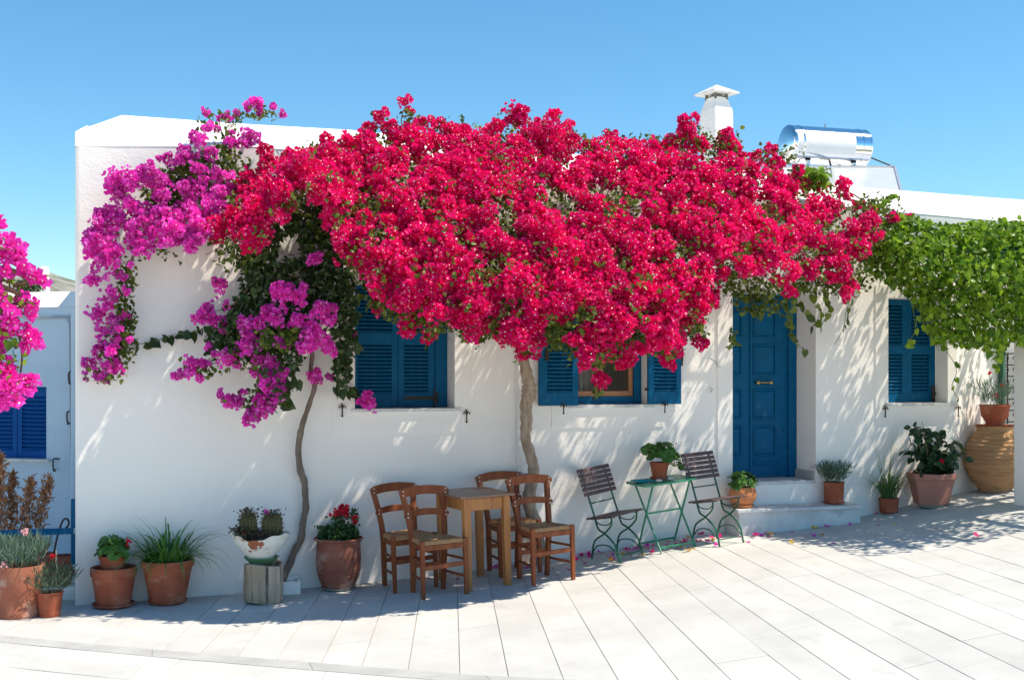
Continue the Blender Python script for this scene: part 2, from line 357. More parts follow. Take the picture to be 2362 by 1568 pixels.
def clump_mesh(R_, n, mats, fs=.043, flat=1.0, seed=0):
    r_ = np.random.default_rng(seed); k = 9 if R_ > .1 else 4
    cen = r_.normal(size=(k, 3)); cen /= np.linalg.norm(cen, axis=1, keepdims=True); cen *= R_ * r_.uniform(.25, .72, (k, 1))
    rad = R_ * r_.uniform(.22, .46, k)
    which = r_.integers(0, k, n); d = r_.normal(size=(n, 3)) + np.array([0, -.35, .35]); d /= np.linalg.norm(d, axis=1, keepdims=True)
    p = cen[which] + d * (rad[which] * r_.uniform(.55, 1.08, n))[:, None]
    o = p / (np.linalg.norm(p, axis=1, keepdims=True) + 1e-6)
    nr = d * .6 + o * .6 + r_.normal(size=(n, 3)) * .35 + np.array([0, -.15, .12])
    p[:, 1] *= flat
    return scatter('flower_cluster', FLO, p, frames(nr, r_), fs * r_.uniform(.65, 1.12, n), r_.uniform(0, 1, n), mats, r_)
def spray_mesh(L, n, mats, fs=.04, seed=0):
    r_ = np.random.default_rng(seed); t = r_.uniform(0, 1, n) ** .8
    p = np.stack([t * L * .3, -t * L * .15, t * L], 1) + r_.normal(size=(n, 3)) * .022 * (1.2 - .6 * t)[:, None]
    nr = r_.normal(size=(n, 3)) + np.array([.1, -.5, .5])
    return scatter('flower_spray', FLO, p, frames(nr, r_), fs * r_.uniform(.6, 1.05, n), r_.uniform(0, 1, n), mats, r_)
def variants(mats):
    d = {}
    d['L'] = [clump_mesh(.185, 270, mats, .040, .8, 10 + i) for i in range(6)]
    d['M'] = [clump_mesh(.115, 108, mats, .040, .9, 30 + i) for i in range(5)]
    d['S'] = [clump_mesh(.075, 42, mats, .042, 1, 50 + i) for i in range(5)]
    d['T'] = [clump_mesh(.032, 17, mats, .041, 1, 70 + i) for i in range(4)]
    d['Y'] = [spray_mesh(.22, 20, mats, .038, 90 + i) for i in range(4)]
    return d
def put_cluster(V, size, P, parent, rng, k=1.0):
    base = parent.location
    return link('flower_cluster', rng.choice(V[size]), parent, Vector(P) - base,
                (rng.uniform(-.5, .5), rng.uniform(-.5, .5), rng.uniform(-.7, .7)), k * rng.uniform(.88, 1.14))

def inside(poly, x, y):
    r = False; n = len(poly); j = n - 1
    for i in range(n):
        xi, yi = poly[i]; xj, yj = poly[j]
        if (yi > y) != (yj > y) and x < (xj - xi) * (y - yi) / (yj - yi) + xi: r = not r
        j = i
    return r
def span(poly, x):                            # top and bottom of a polygon at x
    ys = []; n = len(poly)
    for i in range(n):
        (x0, y0), (x1, y1) = poly[i], poly[(i + 1) % n]
        if (x0 <= x < x1) or (x1 <= x < x0): ys.append(y0 + (y1 - y0) * (x - x0) / (x1 - x0))
    return (min(ys), max(ys)) if ys else (0, 1)
def sample(poly, n, mind, rng, tries=40000):
    xs = [p[0] for p in poly]; ys = [p[1] for p in poly]; out = []
    for _ in range(tries):
        if len(out) >= n: break
        x = rng.uniform(min(xs), max(xs)); y = rng.uniform(min(ys), max(ys))
        if inside(poly, x, y) and all((x - a) ** 2 + (y - b) ** 2 > mind * mind for a, b in out): out.append((x, y))
    return out
def lerp_tab(tab, x):
    if x <= tab[0][0]: return tab[0][1]
    for (a, b), (c, d) in zip(tab, tab[1:]):
        if x <= c: return b + (d - b) * (x - a) / (c - a)
    return tab[-1][1]
def floret_fill(name, parent, pts, mats, size, rs):
    pos = np.array(pts) - np.array(parent.location)[None]; n = len(pos)
    nr = rs.normal(size=(n, 3)) * .55 + np.array([.1, -.65, .5])
    return tag(link(name, scatter(name, FLO, pos, frames(nr, rs), rs.uniform(size * .65, size * 1.12, n), rs.uniform(0, 1, n), mats, rs), parent), kind='stuff')
def wobble(x, y, sc, seed=0):                 # smooth pseudo noise in 0..1
    return .5 + .25 * (math.sin(x / sc + seed + 1.7 * math.sin(y / sc * .8)) + math.sin(y / sc * 1.13 + 2 * seed + 1.3 * math.sin(x / sc * .9)))
class Clamped(random.Random):                  # bell curve without far outliers
    def gauss(self, m, s):
        while True:
            v = random.Random.gauss(self, 0, 1)
            if abs(v) < 1.75: return m + s * v
#@@SETTING
# ================================================================== SETTING: ground and paving
def sheet(xs, ys_, skip=None):
    mb = MB()
    for a, b_ in zip(xs, xs[1:]):
        for c, d in zip(ys_, ys_[1:]):
            if skip and skip[0] <= a and b_ <= skip[1] and skip[2] <= c and d <= skip[3]: continue
            mb.quad((a, c, g(a) - .006), (b_, c, g(b_) - .006), (b_, d, g(b_) - .006), (a, d, g(a) - .006))
    return mb
XS_ = [-1.7] + [-1 + i * .25 for i in range(0, 41)] + [9.2]
mb = sheet(XS_, [-6.7, -4, -2, 0, 1.2]); tag(mb.build('mortar_bed', M['joint']), 'sandy mortar bed under the pale paving slabs', 'ground', kind='structure')
mb = sheet([-300, -60, -20, -8, -4] + XS_ + [10, 12, 14.2, 20, 60, 300], [-60, -30, -14, -9, -6.7, -4, -2, 0, 1.2], (-1.7, 9.2, -6.7, 1.2))
tag(mb.build('ground', M['square']), 'unseen pale square around the paving, lightened to bounce light onto the wall', 'ground', kind='structure')
mb = MB(); mb.quad((-400, 1.2, -.6), (400, 1.2, -.6), (400, 500, -1.5), (-400, 500, -1.5))
mb.quad((-400, 1.2, -.6), (-400, 1.2, -.013), (400, 1.2, -.013), (400, 1.2, -.6))
tag(mb.build('terrain', M['earth']), 'dry ground behind the houses', 'ground', kind='structure')

pave = thing('pavement', 'street paving of pale stone slabs in sloping courses', 'pavement', (0, 0, 0)); tag(pave, kind='structure')
def ystrip(x): return -1.00 - .775 * (x + .44) - .006 * max(0, x) ** 2
JX = [-1.66, -1.36, -1.06, -.76, -.47, -.18, .10, .36, .60, .89, 1.16, 1.44, 1.71, 1.99, 2.30, 2.56, 2.84, 3.14, 3.41, 3.70, 3.98, 4.27, 4.495, 4.78, 4.97, 5.21, 5.45, 5.72, 6.02, 6.295, 6.56, 6.85, 7.16, 7.40, 7.69, 7.98, 8.26, 8.56, 8.85, 9.15]
def jang(x): return math.tan(R(lerp_tab([(2.4, 14.6), (4.2, 12.0), (5.2, 8.6)], x)))
rp = random.Random(11)
def slab(poly, name, m, dz):
    k = len(poly); lo = [(x, y, g(x) - .03) for x, y in poly]; hi = [(x, y, g(x) + dz) for x, y in poly]
    # small arris round the top edge
    cx = sum(p[0] for p in poly) / k; cy = sum(p[1] for p in poly) / k
    inn = []
    for x, y in poly:
        d = Vector((cx - x, cy - y)); d = d.normalized() * .004 if d.length else d
        inn.append((x + d.x, y + d.y, g(x + d.x) + dz + .0015))
    mb = MB(); mb.add(lo + hi + inn, [(i, (i + 1) % k, k + (i + 1) % k, k + i) for i in range(k)] + [(k + i, k + (i + 1) % k, 2 * k + (i + 1) % k, 2 * k + i) for i in range(k)] + [tuple(range(2 * k, 3 * k))])
    return mb.build(name, m, pave)
nsl = 0
for i in range(len(JX) - 1):
    xa, xb = JX[i], JX[i + 1]; ta, tb = jang(xa), jang(xb); gap = rp.choice((.0018, .0025, .0032))
    def X(t, x0, y): return x0 + y * t
    # far end at the wall, near end at the grey strip or out of view
    y = -.004 if xa > -.25 else 1.1
    if xa >= 8.2: y = min(.3, (xa - 8.25) * .36)
    y0 = y; first = True
    def ends(x0, t):
        yy = -1.0
        for _ in range(30): yy = ystrip(x0 + yy * t)
        return max(yy, -6.6)
    ea, eb = ends(xa, ta), ends(xb, tb)
    ya = yb = y0
    while True:
        L = rp.uniform(.75, 1.5) * (rp.uniform(.3, .9) if first else 1); first = False
        na, nb = ya - L, yb - L + rp.uniform(-.006, .006); last = False
        if na < ea + .28 or nb < eb + .28: na, nb = ea, eb; last = True
        eg = .0014
        poly = [(X(ta, xa, ya) + gap, ya - eg), (X(ta, xa, na) + gap, na + eg), (X(tb, xb, nb) - gap, nb + eg), (X(tb, xb, yb) - gap, yb - eg)]
        slab(poly, 'paving_slab', M['stone'], rp.uniform(-.0012, .0012)); nsl += 1
        ya, yb = na, nb
        if last or nsl > 290: break
# grey marble strip that runs across the paving
sx = [-3.2 + .95 * i for i in range(10)]
for a, b_ in zip(sx, sx[1:]):
    slab([(a + .001, ystrip(a) - .003), (a + .001, ystrip(a) - .212), (b_ - .001, ystrip(b_) - .212), (b_ - .001, ystrip(b_) - .003)], 'border_slab', M['strip'], .001)
# slabs on the near side of the strip run along it
for row in range(7):
    off = .216 + row * .33; x = -4 + rp.uniform(0, .6)
    while x < 5.2 - row * .3:
        L = rp.uniform(.6, 1.1); x1 = x + L
        def pt(u, o): X_ = u - (o - .21) * .25; return (X_, ystrip(X_) - o)
        slab([pt(x + .0015, off), pt(x + .0015, off + .327), pt(x1 - .0015, off + .327), pt(x1 - .0015, off)], 'paving_slab', M['stone'], rp.uniform(-.001, .001))
        x = x1

# ================================================================== SETTING: main house
house = thing('whitewashed_house', 'long whitewashed house with blue door and shutters behind the crimson bougainvillea', 'house', (0, 0, 0))
BX = 8.22                                     # the wall bends back here
zb = -.3
LW = dict(x0=wp(818, 800).x, x1=wp(1048, 943).x, z0=wp(930, 943).z, z1=wp(820, 652).z, d=.28)
MW = dict(x0=wp(1318, 900).x, x1=wp(1492, 934).x, z0=wp(1400, 934).z, z1=wp(1400, 655).z, d=.16)
RW = dict(x0=wp(2047, 800).x, x1=wp(2184, 930).x, z0=wp(2110, 930).z, z1=wp(2050, 687).z, d=.18)
DR = dict(x0=wp(1688, 900).x, x1=wp(1881, 900).x, z0=.80, z1=wp(1690, 671).z, d=.385)
HO = [LW, MW, RW, DR]
def ztop(x): return lerp_tab([(0, wp(183, 338).z), (1.42, wp(590, 339).z), (7.63, wp(2080, 490).z), (9.06, wp(2361, 515).z), (14, 3.2)], x)
zrow = 2.72
xc = sorted(set([.03, 1.42, BX] + [h[k] for h in HO for k in ('x0', 'x1')] + [.5 * i for i in range(1, 17)]))
zc = sorted(set([zb, zrow] + [h[k] for h in HO for k in ('z0', 'z1')]))
mb = MB()
for a, b_ in zip(xc, xc[1:]):
    for c, d in zip(zc, zc[1:]):
        mx_, mz_ = (a + b_) / 2, (c + d) / 2
        if any(h['x0'] < mx_ < h['x1'] and h['z0'] < mz_ < h['z1'] for h in HO): continue
        mb.quad((a, 0, c), (b_, 0, c), (b_, 0, d), (a, 0, d))
    mb.quad((a, 0, zrow), (b_, 0, zrow), (b_, 0, ztop(b_)), (a, 0, ztop(a)))
for h in HO:                                  # plastered reveals
    x0, x1, z0, z1, d = h['x0'], h['x1'], h['z0'], h['z1'], h['d'] + .06
    mb.quad((x0, 0, z0), (x0, 0, z1), (x0, d, z1), (x0, d, z0)); mb.quad((x1, 0, z1), (x1, 0, z0), (x1, d, z0), (x1, d, z1))
    mb.quad((x0, 0, z1), (x1, 0, z1), (x1, d, z1), (x0, d, z1))
    if h is not DR: mb.quad((x0, 0, z0), (x0, d, z0), (x1, d, z0), (x1, 0, z0))
# rounded left corner and the side wall
pr = [(.03, 0), (.013, .004), (.004, .013), (0, .03), (0, 1.04)]
for (a, c), (b_, d) in zip(pr, pr[1:]): mb.quad((b_, d, zb), (a, c, zb), (a, c, ztop(0)), (b_, d, ztop(0)))
mb.quad((0, 5.5, zb), (0, 1.04, zb), (0, 1.04, 3.05), (0, 5.5, 3.05))
# wall turning away on the right, with the flat band above it
ca, sa = math.cos(R(20)), math.sin(R(20)); L = 5.2
mb.quad((BX, 0, zb), (BX + L * ca, L * sa, zb), (BX + L * ca, L * sa, 2.80), (BX, 0, 2.80))
mb.quad((BX, 0, 2.80), (BX + L * ca, L * sa, 2.80), (BX + L * ca, 0, 2.80), (BX + L * ca, 0, 2.80))
mb.quad((BX, 0, 2.80), (BX + L * ca, 0, 2.80), (BX + L * ca, 0, ztop(13)), (BX, 0, ztop(BX)))
mb.quad((BX, 0, zrow), (BX + .001, 0, zrow), (BX + .001, 0, 2.8), (BX, 0, 2.8))
# back and far side
mb.quad((13.1, 0, zb), (13.1, 5.5, zb), (13.1, 5.5, 3.05), (13.1, 0, 3.2)); mb.quad((13.1, 5.5, zb), (0, 5.5, zb), (0, 5.5, 3.05), (13.1, 5.5, 3.05))
wall = mb.build('wall', M['plaster_rough'], house)
# parapet with a sloping top
def par(px, pyl, pyr, yr=.55): return wp(px, pyr, -yr)
st = []
A0 = wp(183, 338); st.append([(0, 0, A0.z), (.0, .02, wp(184, 306, -.02).z), (.0, .10, wp(185, 304, -.1).z), (.03, 1.0, wp(186, 290, -1).z), (.05, 1.05, 3.05)])
for (xl, pxr, pyr) in [(.34, 262, 265), (.8, 420, 276), (1.42, 590, 288), (2.3, 820, 301), (4, 1250, 345), (6, 1720, 398), (7.63, 2070, 437), (9.1, 2361, 460), (13.1, 3000, 500)]:
    p = wp(pxr, pyr, -.55)
    st.append([(xl, -.004, ztop(xl)), (xl, .018, ztop(xl) + .02), (xl + .0, .55, p.z), (xl, .95, p.z - .06), (xl, 1.0, 3.05)])
mb = MB()
for a, b_ in zip(st, st[1:]):
    for i in range(4): mb.quad(a[i], b_[i], b_[i + 1], a[i + 1])
mb.add([tuple(v) for v in st[0]], [(0, 1, 2, 3, 4)])
mb.build('parapet', M['plaster'], house)
mb = MB(); mb.quad((0, 1.0, 3.05), (13.1, 1.0, 3.05), (13.1, 5.5, 3.05), (0, 5.5, 3.05)); mb.build('roof', M['plaster'], house)
# raised plaster bands round the openings
def surround(h, l, r, t, bt):
    mb = MB(); y0, y1 = -.009, -.0008
    mb.box(h['x0'] - l, h['x0'], y0, y1, h['z0'] - bt, h['z1'] + t); mb.box(h['x1'], h['x1'] + r, y0, y1, h['z0'] - bt, h['z1'] + t)
    if bt: mb.box(h['x0'] + .0005, h['x1'] - .0005, y0, y1, h['z0'] - bt, h['z0'] - .001)
    mb.box(h['x0'] + .0005, h['x1'] - .0005, y0, y1, h['z1'] + .001, h['z1'] + t)
    mb.build('window_surround' if bt else 'door_surround', M['plaster'], house)
surround(LW, .19, .14, .13, .20); surround(MW, .19, 0.17, .13, .20); surround(RW, .14, .10, .12, .17)
# strip at the left of the door
mb = MB(); mb.box(DR['x0'] - .155, DR['x0'] - .0005, -.012, -.0008, g(5.6) + .24, 2.70); mb.build('door_surround', M['plaster'], house)
# window sills
def sill(h, e=.09, y=-.045):
    mb = MB(); mb.box(h['x0'] - .03, h['x1'] + e, y, -.0095, h['z0'] - .022, h['z0'] + .004); mb.box(h['x0'] + .002, h['x1'] - .002, -.0095, h['d'] - .002, h['z0'] + .0005, h['z0'] + .004)
    mb.build('window_sill', M['marble'], house)
sill(LW, .05, -.03); sill(MW, .06, -.03); sill(RW, .07, -.05)

# shutters: frame, slats, strap hinge
_slat = {}
def slat_mesh(wd):
    k = round(wd, 3)
    if k not in _slat:
        mb = MB(); t = R(38); c, s_ = math.cos(t) * .022, math.sin(t) * .022; h = .0045
        mb.add([(0, -c, -s_), (0, -c, -s_ + h * 2), (0, c, s_ + h), (0, c, s_ - h), (wd, -c, -s_), (wd, -c, -s_ + h * 2), (wd, c, s_ + h), (wd, c, s_ - h)],
               [(0, 1, 5, 4), (1, 2, 6, 5), (2, 3, 7, 6), (3, 0, 4, 7), (3, 2, 1, 0), (4, 5, 6, 7)])
        _slat[k] = mb.mesh('slat', M['blue'])
    return _slat[k]
def shutter(parent, p, wd, ht, stiles, rails, pitch, m, th=.035, rz=0, name='shutter'):
    """p: lower left front corner; rails: list of (z0, z1) solid rails, louvres fill the gaps"""
    o = None; mb = MB()
    mb.box(0, stiles[0], 0, th, 0, ht); mb.box(wd - stiles[1], wd, 0, th, 0, ht)
    for a, b_ in rails: mb.box(stiles[0] - .001, wd - stiles[1] + .001, .0015, th - .0015, a, b_)
    o = mb.build(name, m, parent, loc=p, rot=(0, 0, rz), bevel=.003)
    bk = MB(); bk.box(stiles[0] - .002, wd - stiles[1] + .002, th - .006, th - .003, rails[0][1], rails[-1][0]); bk.build('back_board', m, o)
    for (a, b_), (c, d) in zip(rails, rails[1:]):
        n = max(1, round((c - b_) / pitch))
        for i in range(n):
            s = link('slat', slat_mesh(wd - stiles[0] - stiles[1]), o, (stiles[0], th * .45, b_ + (i + .5) * (c - b_) / n))
            if m is not M['blue']: s.material_slots[0].link = 'OBJECT'; s.material_slots[0].material = m
    return o
def hinge(parent, x, z, side=1, ln=.13, y=-.004, tall=.13):
    mb = MB(); x2 = x - side * ln
    mb.box(min(x, x2), max(x, x2), y - .005, y, z - .013, z + .013); mb.box(x - .018, x + .018, y - .012, y - .002, z - tall * .5, z + tall * .5)
    mb.tube([(x + side * .01, y - .012, z - .05), (x + side * .01, y - .012, z + .05)], .011, 10)
    return mb.build('hinge', M['iron'], parent)
d = LW['d']
zof = lambda px, py, yy: wp(px, py, -yy).z
xa = LW['x0'] - .005; xm = wp(918, 900, -d).x; xr = wp(1003, 900, -d).x; zA = LW['z0'] + .006; H = zof(900, 650, d) - zA
def zz(py, px=900): return zof(px, py, d) - zA
rl = [(0, zz(908)), (zz(795), zz(767)), (zz(667), H)]
s1 = shutter(house, (xa, d, zA), xm - xa - .003, H, (.075, .055), rl, .034, M['blue'])
s2 = shutter(house, (xm, d + .006, zA), xr - xm, H, (.055, .06), rl, .034, M['blue'])
hinge(s2, xr - xm + .005, zz(918), 1, .28, tall=.16); hinge(s1, .02, zz(918), -1, .17, tall=.12)
mb = MB(); mb.box(xr + .002, LW['x1'] - .0, d - .012, d + .05, zA, LW['z1']); mb.build('jamb', M['blue'], house, bevel=.003)
# middle window: open casement with shutters folded back on the wall
d = MW['d']; zA = wp(1290, 935).z; zz = lambda py: wp(1290, py).z - zA
rl = [(0, zz(905)), (zz(789), zz(768)), (zz(668), zz(655))]
xa = wp(1243, 900, .05).x; xb_ = wp(1333, 900, .05).x
sh = shutter(house, (xa, -.055, zA), xb_ - xa, rl[-1][1], (.075, .055), rl, .034, M['blue'])
xa2 = wp(1495, 900, .05).x; xb2 = wp(1571, 900, .05).x
sh2 = shutter(house, (xa2, -.05, zA + .006), xb2 - xa2, rl[-1][1], (.055, .05), rl, .034, M['blue'])
hinge(sh2, xb2 - xa2 + .002, .45, 1, .02, y=.02, tall=.2)
hinge(sh, .07, .45, -1, .02, y=.0, tall=.1)
mb = MB(); mb.box(MW['x1'] - .03, xa2 + .02, -.03, -.012, MW['z0'] + .13, MW['z0'] + .155); mb.build('strap', M['iron'], house)
win = thing('window', None, None); win.parent = house
mb = MB(); x0, x1, z0, z1 = MW['x0'], MW['x1'], MW['z0'] + .005, MW['z1']
mb.box(x1 - .075, x1 - .001, d - .03, d + .05, z0, z1); mb.box(x0 + .001, x0 + .06, d - .03, d + .05, z0, z1); mb.box(x0 + .06, x1 - .075, d - .025, d + .05, z0, z0 + .07)
mb.build('frame', M['blue'], win, bevel=.004)
xl, xr = x0 + .06, x1 - .075; xmid = wp(1381, 900, -d).x; zl, zh = z0 + .07, z1 - .02
for (a, b_, nm) in ((xl, xmid - .0005, 0), (xmid + .0005, xr, 1)):
    mb = MB(); t = .042
    mb.box(a, a + t, d, d + .04, zl, zh); mb.box(b_ - t, b_, d, d + .04, zl, zh); mb.box(a + t, b_ - t, d + .001, d + .039, zl, zl + .05); mb.box(a + t, b_ - t, d + .001, d + .039, zh - .05, zh)
    zt_ = wp(1420, 833, -d).z
    mb.box(a + t, b_ - t, d + .003, d + .037, zt_ - .012, zt_ + .012)
    mb.build('casement', M['casement'], win, bevel=.003)
    mb = MB(); mb.box(a + t - .004, b_ - t + .004, d + .018, d + .022, zl + .046, zt_ - .0125); mb.build('pane', M['glass'], win)
    mb = MB(); mb.box(a + t - .004, b_ - t + .004, d + .018, d + .022, zt_ + .0125, zh - .046); mb.build('pane', M['glass'], win)
mb = MB(); n = 26; yb = d + .11; pts = []
for i in range(n + 1): pts.append((xl - .1 + (xmid + .16 - xl) * i / n, yb + .02 * math.sin(i * 1.3)))
for (a, b_), (c, e) in zip(pts, pts[1:]): mb.quad((a, b_, zl), (c, e, zl), (c, e, zh), (a, b_, zh))
mb.build('curtain', M['curtain'], win)
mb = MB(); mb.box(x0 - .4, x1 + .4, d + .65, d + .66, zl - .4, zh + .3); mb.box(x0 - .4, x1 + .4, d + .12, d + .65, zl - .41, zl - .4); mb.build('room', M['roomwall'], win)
# right window
d = RW['d']; xa = RW['x0'] - .004; zA = RW['z0'] + .006
zz = lambda py: zof(2100, py, d) - zA; H = zz(685)
xm = wp(2092, 900, -d).x; xr = RW['x1'] - .10
xr = wp(2157, 900, -d).x
rl = [(0, zz(906)), (zz(817), zz(796)), (zz(705), H)]
s1 = shutter(house, (xa, d, zA), xm - xa - .003, H, (.03, .055), rl, .036, M['blue'])
s2 = shutter(house, (xm, d + .006, zA), xr - xm, H, (.055, .07), rl, .036, M['blue'])
hinge(s2, xr - xm - .03, zz(908), -1, .07, tall=.16)
mb = MB(); mb.box(xr + .001, RW['x1'] - .0, d + .005, d + .05, zA, RW['z1']); mb.build('jamb', M['plaster'], house)

# door: frame, narrow fixed leaf and wide leaf with moulded panels
d = DR['d']; door = thing('door', None, None); door.parent = house
zd = .835; zt = DR['z1'] - .02; dx = lambda px: wp(px, 900, -d).x; dz = lambda py: wp(1760, py, -d).z
xs_ = [DR['x0'] - .01, dx(1731), dx(1816), dx(1831)]
mb = MB(); mb.box(xs_[3] - .075, DR['x1'] - .0, d - .03, d + .06, zd - .03, zt + .04); mb.build('frame', M['blue'], door, bevel=.004)
mb = MB(); mb.box(xs_[0], xs_[3] - .076, d - .03, d + .06, zt, zt + .04); mb.build('lintel', M['blue'], door)
def leaf_panel(xa, xb, cells, m=M['blue'], y=d):
    mb = MB(); mb.box(xa, xb, y, y + .04, zd, zt); o = mb.build('door_leaf', m, door, bevel=.003)
    for (a, b_, c, e) in cells:
        mb = MB(); t = .016
        # raised moulding ring and a field inside it
        for (p0, p1, q0, q1) in ((a, b_, c, c + t), (a, b_, e - t, e), (a, a + t, c + t, e - t), (b_ - t, b_, c + t, e - t)):
            mb.box(p0, p1, y - .017, y - .0004, q0, q1)
        mb.build('moulding', m, o, bevel=.005)
        mb = MB(); i = .034
        v = [(a + t, y - .002, c + t), (b_ - t, y - .002, c + t), (b_ - t, y - .002, e - t), (a + t, y - .002, e - t), (a + i, y - .011, c + i), (b_ - i, y - .011, c + i), (b_ - i, y - .011, e - i), (a + i, y - .011, e - i)]
        mb.add(v, [(4, 5, 6, 7), (0, 1, 5, 4), (1, 2, 6, 5), (2, 3, 7, 6), (3, 0, 4, 7)]); mb.build('door_panel', m, o)
    return o
cells_y = [(715, 779), (794, 865), (897, 966), (981, 1051)]
W0, W1 = dx(1733), dx(1788)
leaf_panel(xs_[1] + .003, xs_[2], [(W0 + .012, W1, dz(b_), dz(a)) for a, b_ in cells_y] + [(W0 + .012, W1 + .03, dz(1072), dz(1062))], y=d)
leaf_panel(xs_[0], xs_[1] - .003, [(xs_[0] + .02, dx(1710), dz(b_), dz(a)) for a, b_ in cells_y], y=d + .004)
mb = MB(); mb.box(xs_[1] - .012, xs_[1] + .016, d - .012, d - .001, zd, zt); mb.build('cover_strip', M['blue'], door, bevel=.003)
mb = MB(); mb.box(xs_[2] + .001, xs_[3] - .076, d + .03, d + .055, zd, zt); mb.build('door_gap', M['dark'], door)
mb = MB(); mb.box(xs_[2] + .001, xs_[2] + .012, d + .001, d + .03, zd, zt); mb.build('door_edge', M['casement'], door)
hz = dz(882); xh0, xh1 = dx(1741), dx(1773)
mb = MB(); mb.tube([(xh0, d - .055, hz), (xh1, d - .055, hz)], .009, 10)
for x in (xh0 + .006, xh1 - .006): mb.tube([(x, d - .002, hz), (x, d - .055, hz)], .007, 8); mb.lathe([(.018, -.016), (.022, -.008), (.022, .008), (.018, .016)], 12, (x, d - .05, hz), True, True)
mb.build('handle', M['brass'], door, True)
# door steps
mb = MB(); X0, X1 = DR['x0'] + .002, DR['x1'] - .002
mb.box(X0 - .0, X1, .012, d + .06, .60, .795); o = mb.build('door_step', M['marble'], house)
mb = MB(); mb.box(X0, X1 + .0, -.006, d + .05, .797, .828); mb.build('tread', M['marble'], o, bevel=.004)
mb = MB(); mb.box(X1 - .02, X1 - .0005, .02, d - .035, .829, .91); mb.build('skirting', M['strip'], o)
SX0, SX1, SY, SZ = 5.715, 6.975, -.295, .612
mb = MB(); mb.box(SX0, SX1, SY, -.013, .2, SZ - .033); o = mb.build('door_step', M['marble'], house)
mb = MB(); mb.box(SX0 - .03, SX1 + .02, SY - .03, -.0135, SZ - .031, SZ); mb.build('tread', M['marble'], o, bevel=.005)
# shutter hooks, clothes hooks, conduit and tap
def hook(p, k=1.0):
    mb = MB(); P = Vector(p)
    mb.tube([P + Vector((0, .004, .045 * k)), P + Vector((0, -.03, .045 * k)), P + Vector((0, -.032, 0)), P + Vector((0, -.03, -.045 * k))], .006, 8)
    for s in (-1, 1):
        mb.tube(smooth_path([P + Vector((0, -.032, .0)), P + Vector((s * .014, -.034, .03 * k)), P + Vector((s * .026, -.034, .02 * k)), P + Vector((s * .024, -.034, .006))], 4), .0045, 6)
    mb.lathe([(.001, -.02), (.011, -.008), (.001, .008)], 8, P + Vector((0, -.03, -.05 * k)), True, True)
    mb.build('shutter_hook', M['iron'], house)
hook(wp(788, 943)); hook(wp(1074, 957)); hook(wp(2037, 946)); hook(wp(2205, 945)); hook(wp(1297, 940, .06), .8); hook(wp(1530, 937, .06), .8)
mb = MB(); mb.tube([wp(1637, 825), wp(1640, 828, .03), wp(1650, 834, .035), wp(1655, 845, .035), wp(1662, 846, .03)], .004, 6); mb.build('wire_hook', M['wire'], house)
mb = MB(); mb.tube([wp(1638, 903), wp(1640, 903, .035), wp(1643, 897, .04), wp(1637, 895, .04)], .004, 6); mb.build('wire_hook', M['wire'], house)
mb = MB(); xp = wp(1193, 1000).x; mb.tube([(xp, -.016, g(xp) + .0), (xp, -.016, 2.7)], .012, 10); mb.build('conduit', M['whitepaint'], house, True)
mb = MB(); p = wp(1196, 1091, .02)
mb.tube([p + Vector((0, .02, 0)), p + Vector((0, -.05, 0)), p + Vector((.03, -.06, -.005)), p + Vector((.075, -.06, -.002)), p + Vector((.085, -.06, .02))], .008, 8)
mb.lathe([(.005, -.012), (.014, -.01), (.014, .01), (.005, .012)], 10, p + Vector((-.005, -.055, .01)), True, True); mb.build('tap', M['wire'], house, True)
lamp_ = thing('wall_lamp', None, None); lamp_.parent = house; lamp_.location = wp(1972, 677); lamp_.rotation_euler = (R(90), 0, 0)
mb = MB(); mb.lathe([(.042, .001), (.045, .012), (.038, .026)], 20, (0, 0, 0), False, False); mb.build('lamp_base', M['plasticpot'], lamp_, True)
mb = MB(); mb.lathe([(.034, .02), (.028, .04), (.012, .05), (.001, .052)], 20); mb.build('lamp_glass', M['whitepaint'], lamp_, True)
# chimney with a cap on little posts
cy = 1.5; c0 = wp(1652, 300, -cy); s_ = 2750 / ((c0.y - CAM[1]) * CP + (c0.x - CAM[0]) * SP)
ch = thing('chimney', None, None); ch.parent = house; ch.location = (c0.x, cy, 3.05); ch.rotation_euler = (0, 0, R(13))
zt_ = wp(1650, 226, -cy).z - 3.05; hw = .128
mb = MB()
prof = [(hw * 1.02, -.05), (hw, .3), (hw * 1.0, zt_ - .20), (hw * .96, zt_ - .14), (hw * .62, zt_)]
mb.lathe([(a * 1.414, z) for a, z in prof], 4, ph=math.pi / 4, cap0=True, cap1=True)
mb.build('shaft', M['plaster'], ch, bevel=.015)
zc_ = wp(1650, 222, -cy).z - 3.05; zp = wp(1650, 200, -cy).z - 3.05; hc = .172
mb = MB(); mb.add([(-hc, -hc, zc_ + .012), (hc, -hc, zc_ + .012), (hc, hc, zc_ + .012), (-hc, hc, zc_ + .012), (-hc, -hc, zc_ + .026), (hc, -hc, zc_ + .026), (hc, hc, zc_ + .026), (-hc, hc, zc_ + .026), (0, 0, zp + .02)],
              [(3, 2, 1, 0), (0, 1, 5, 4), (1, 2, 6, 5), (2, 3, 7, 6), (3, 0, 4, 7), (4, 5, 8), (5, 6, 8), (6, 7, 8), (7, 4, 8)]); mb.build('chimney_cap', M['capstone'], ch)
for a in (-1, 1):
    for b_ in (-1, 1):
        mb = MB(); mb.box(a * .075 - .012, a * .075 + .012, b_ * .075 - .012, b_ * .075 + .012, zt_ - .04, zc_ + .0115); mb.build('cap_post', M['soot'], ch)
mb = MB(); mb.box(-.07, .07, -.07, .07, zt_ - .01, zt_ + .012); mb.build('flue', M['soot'], ch)

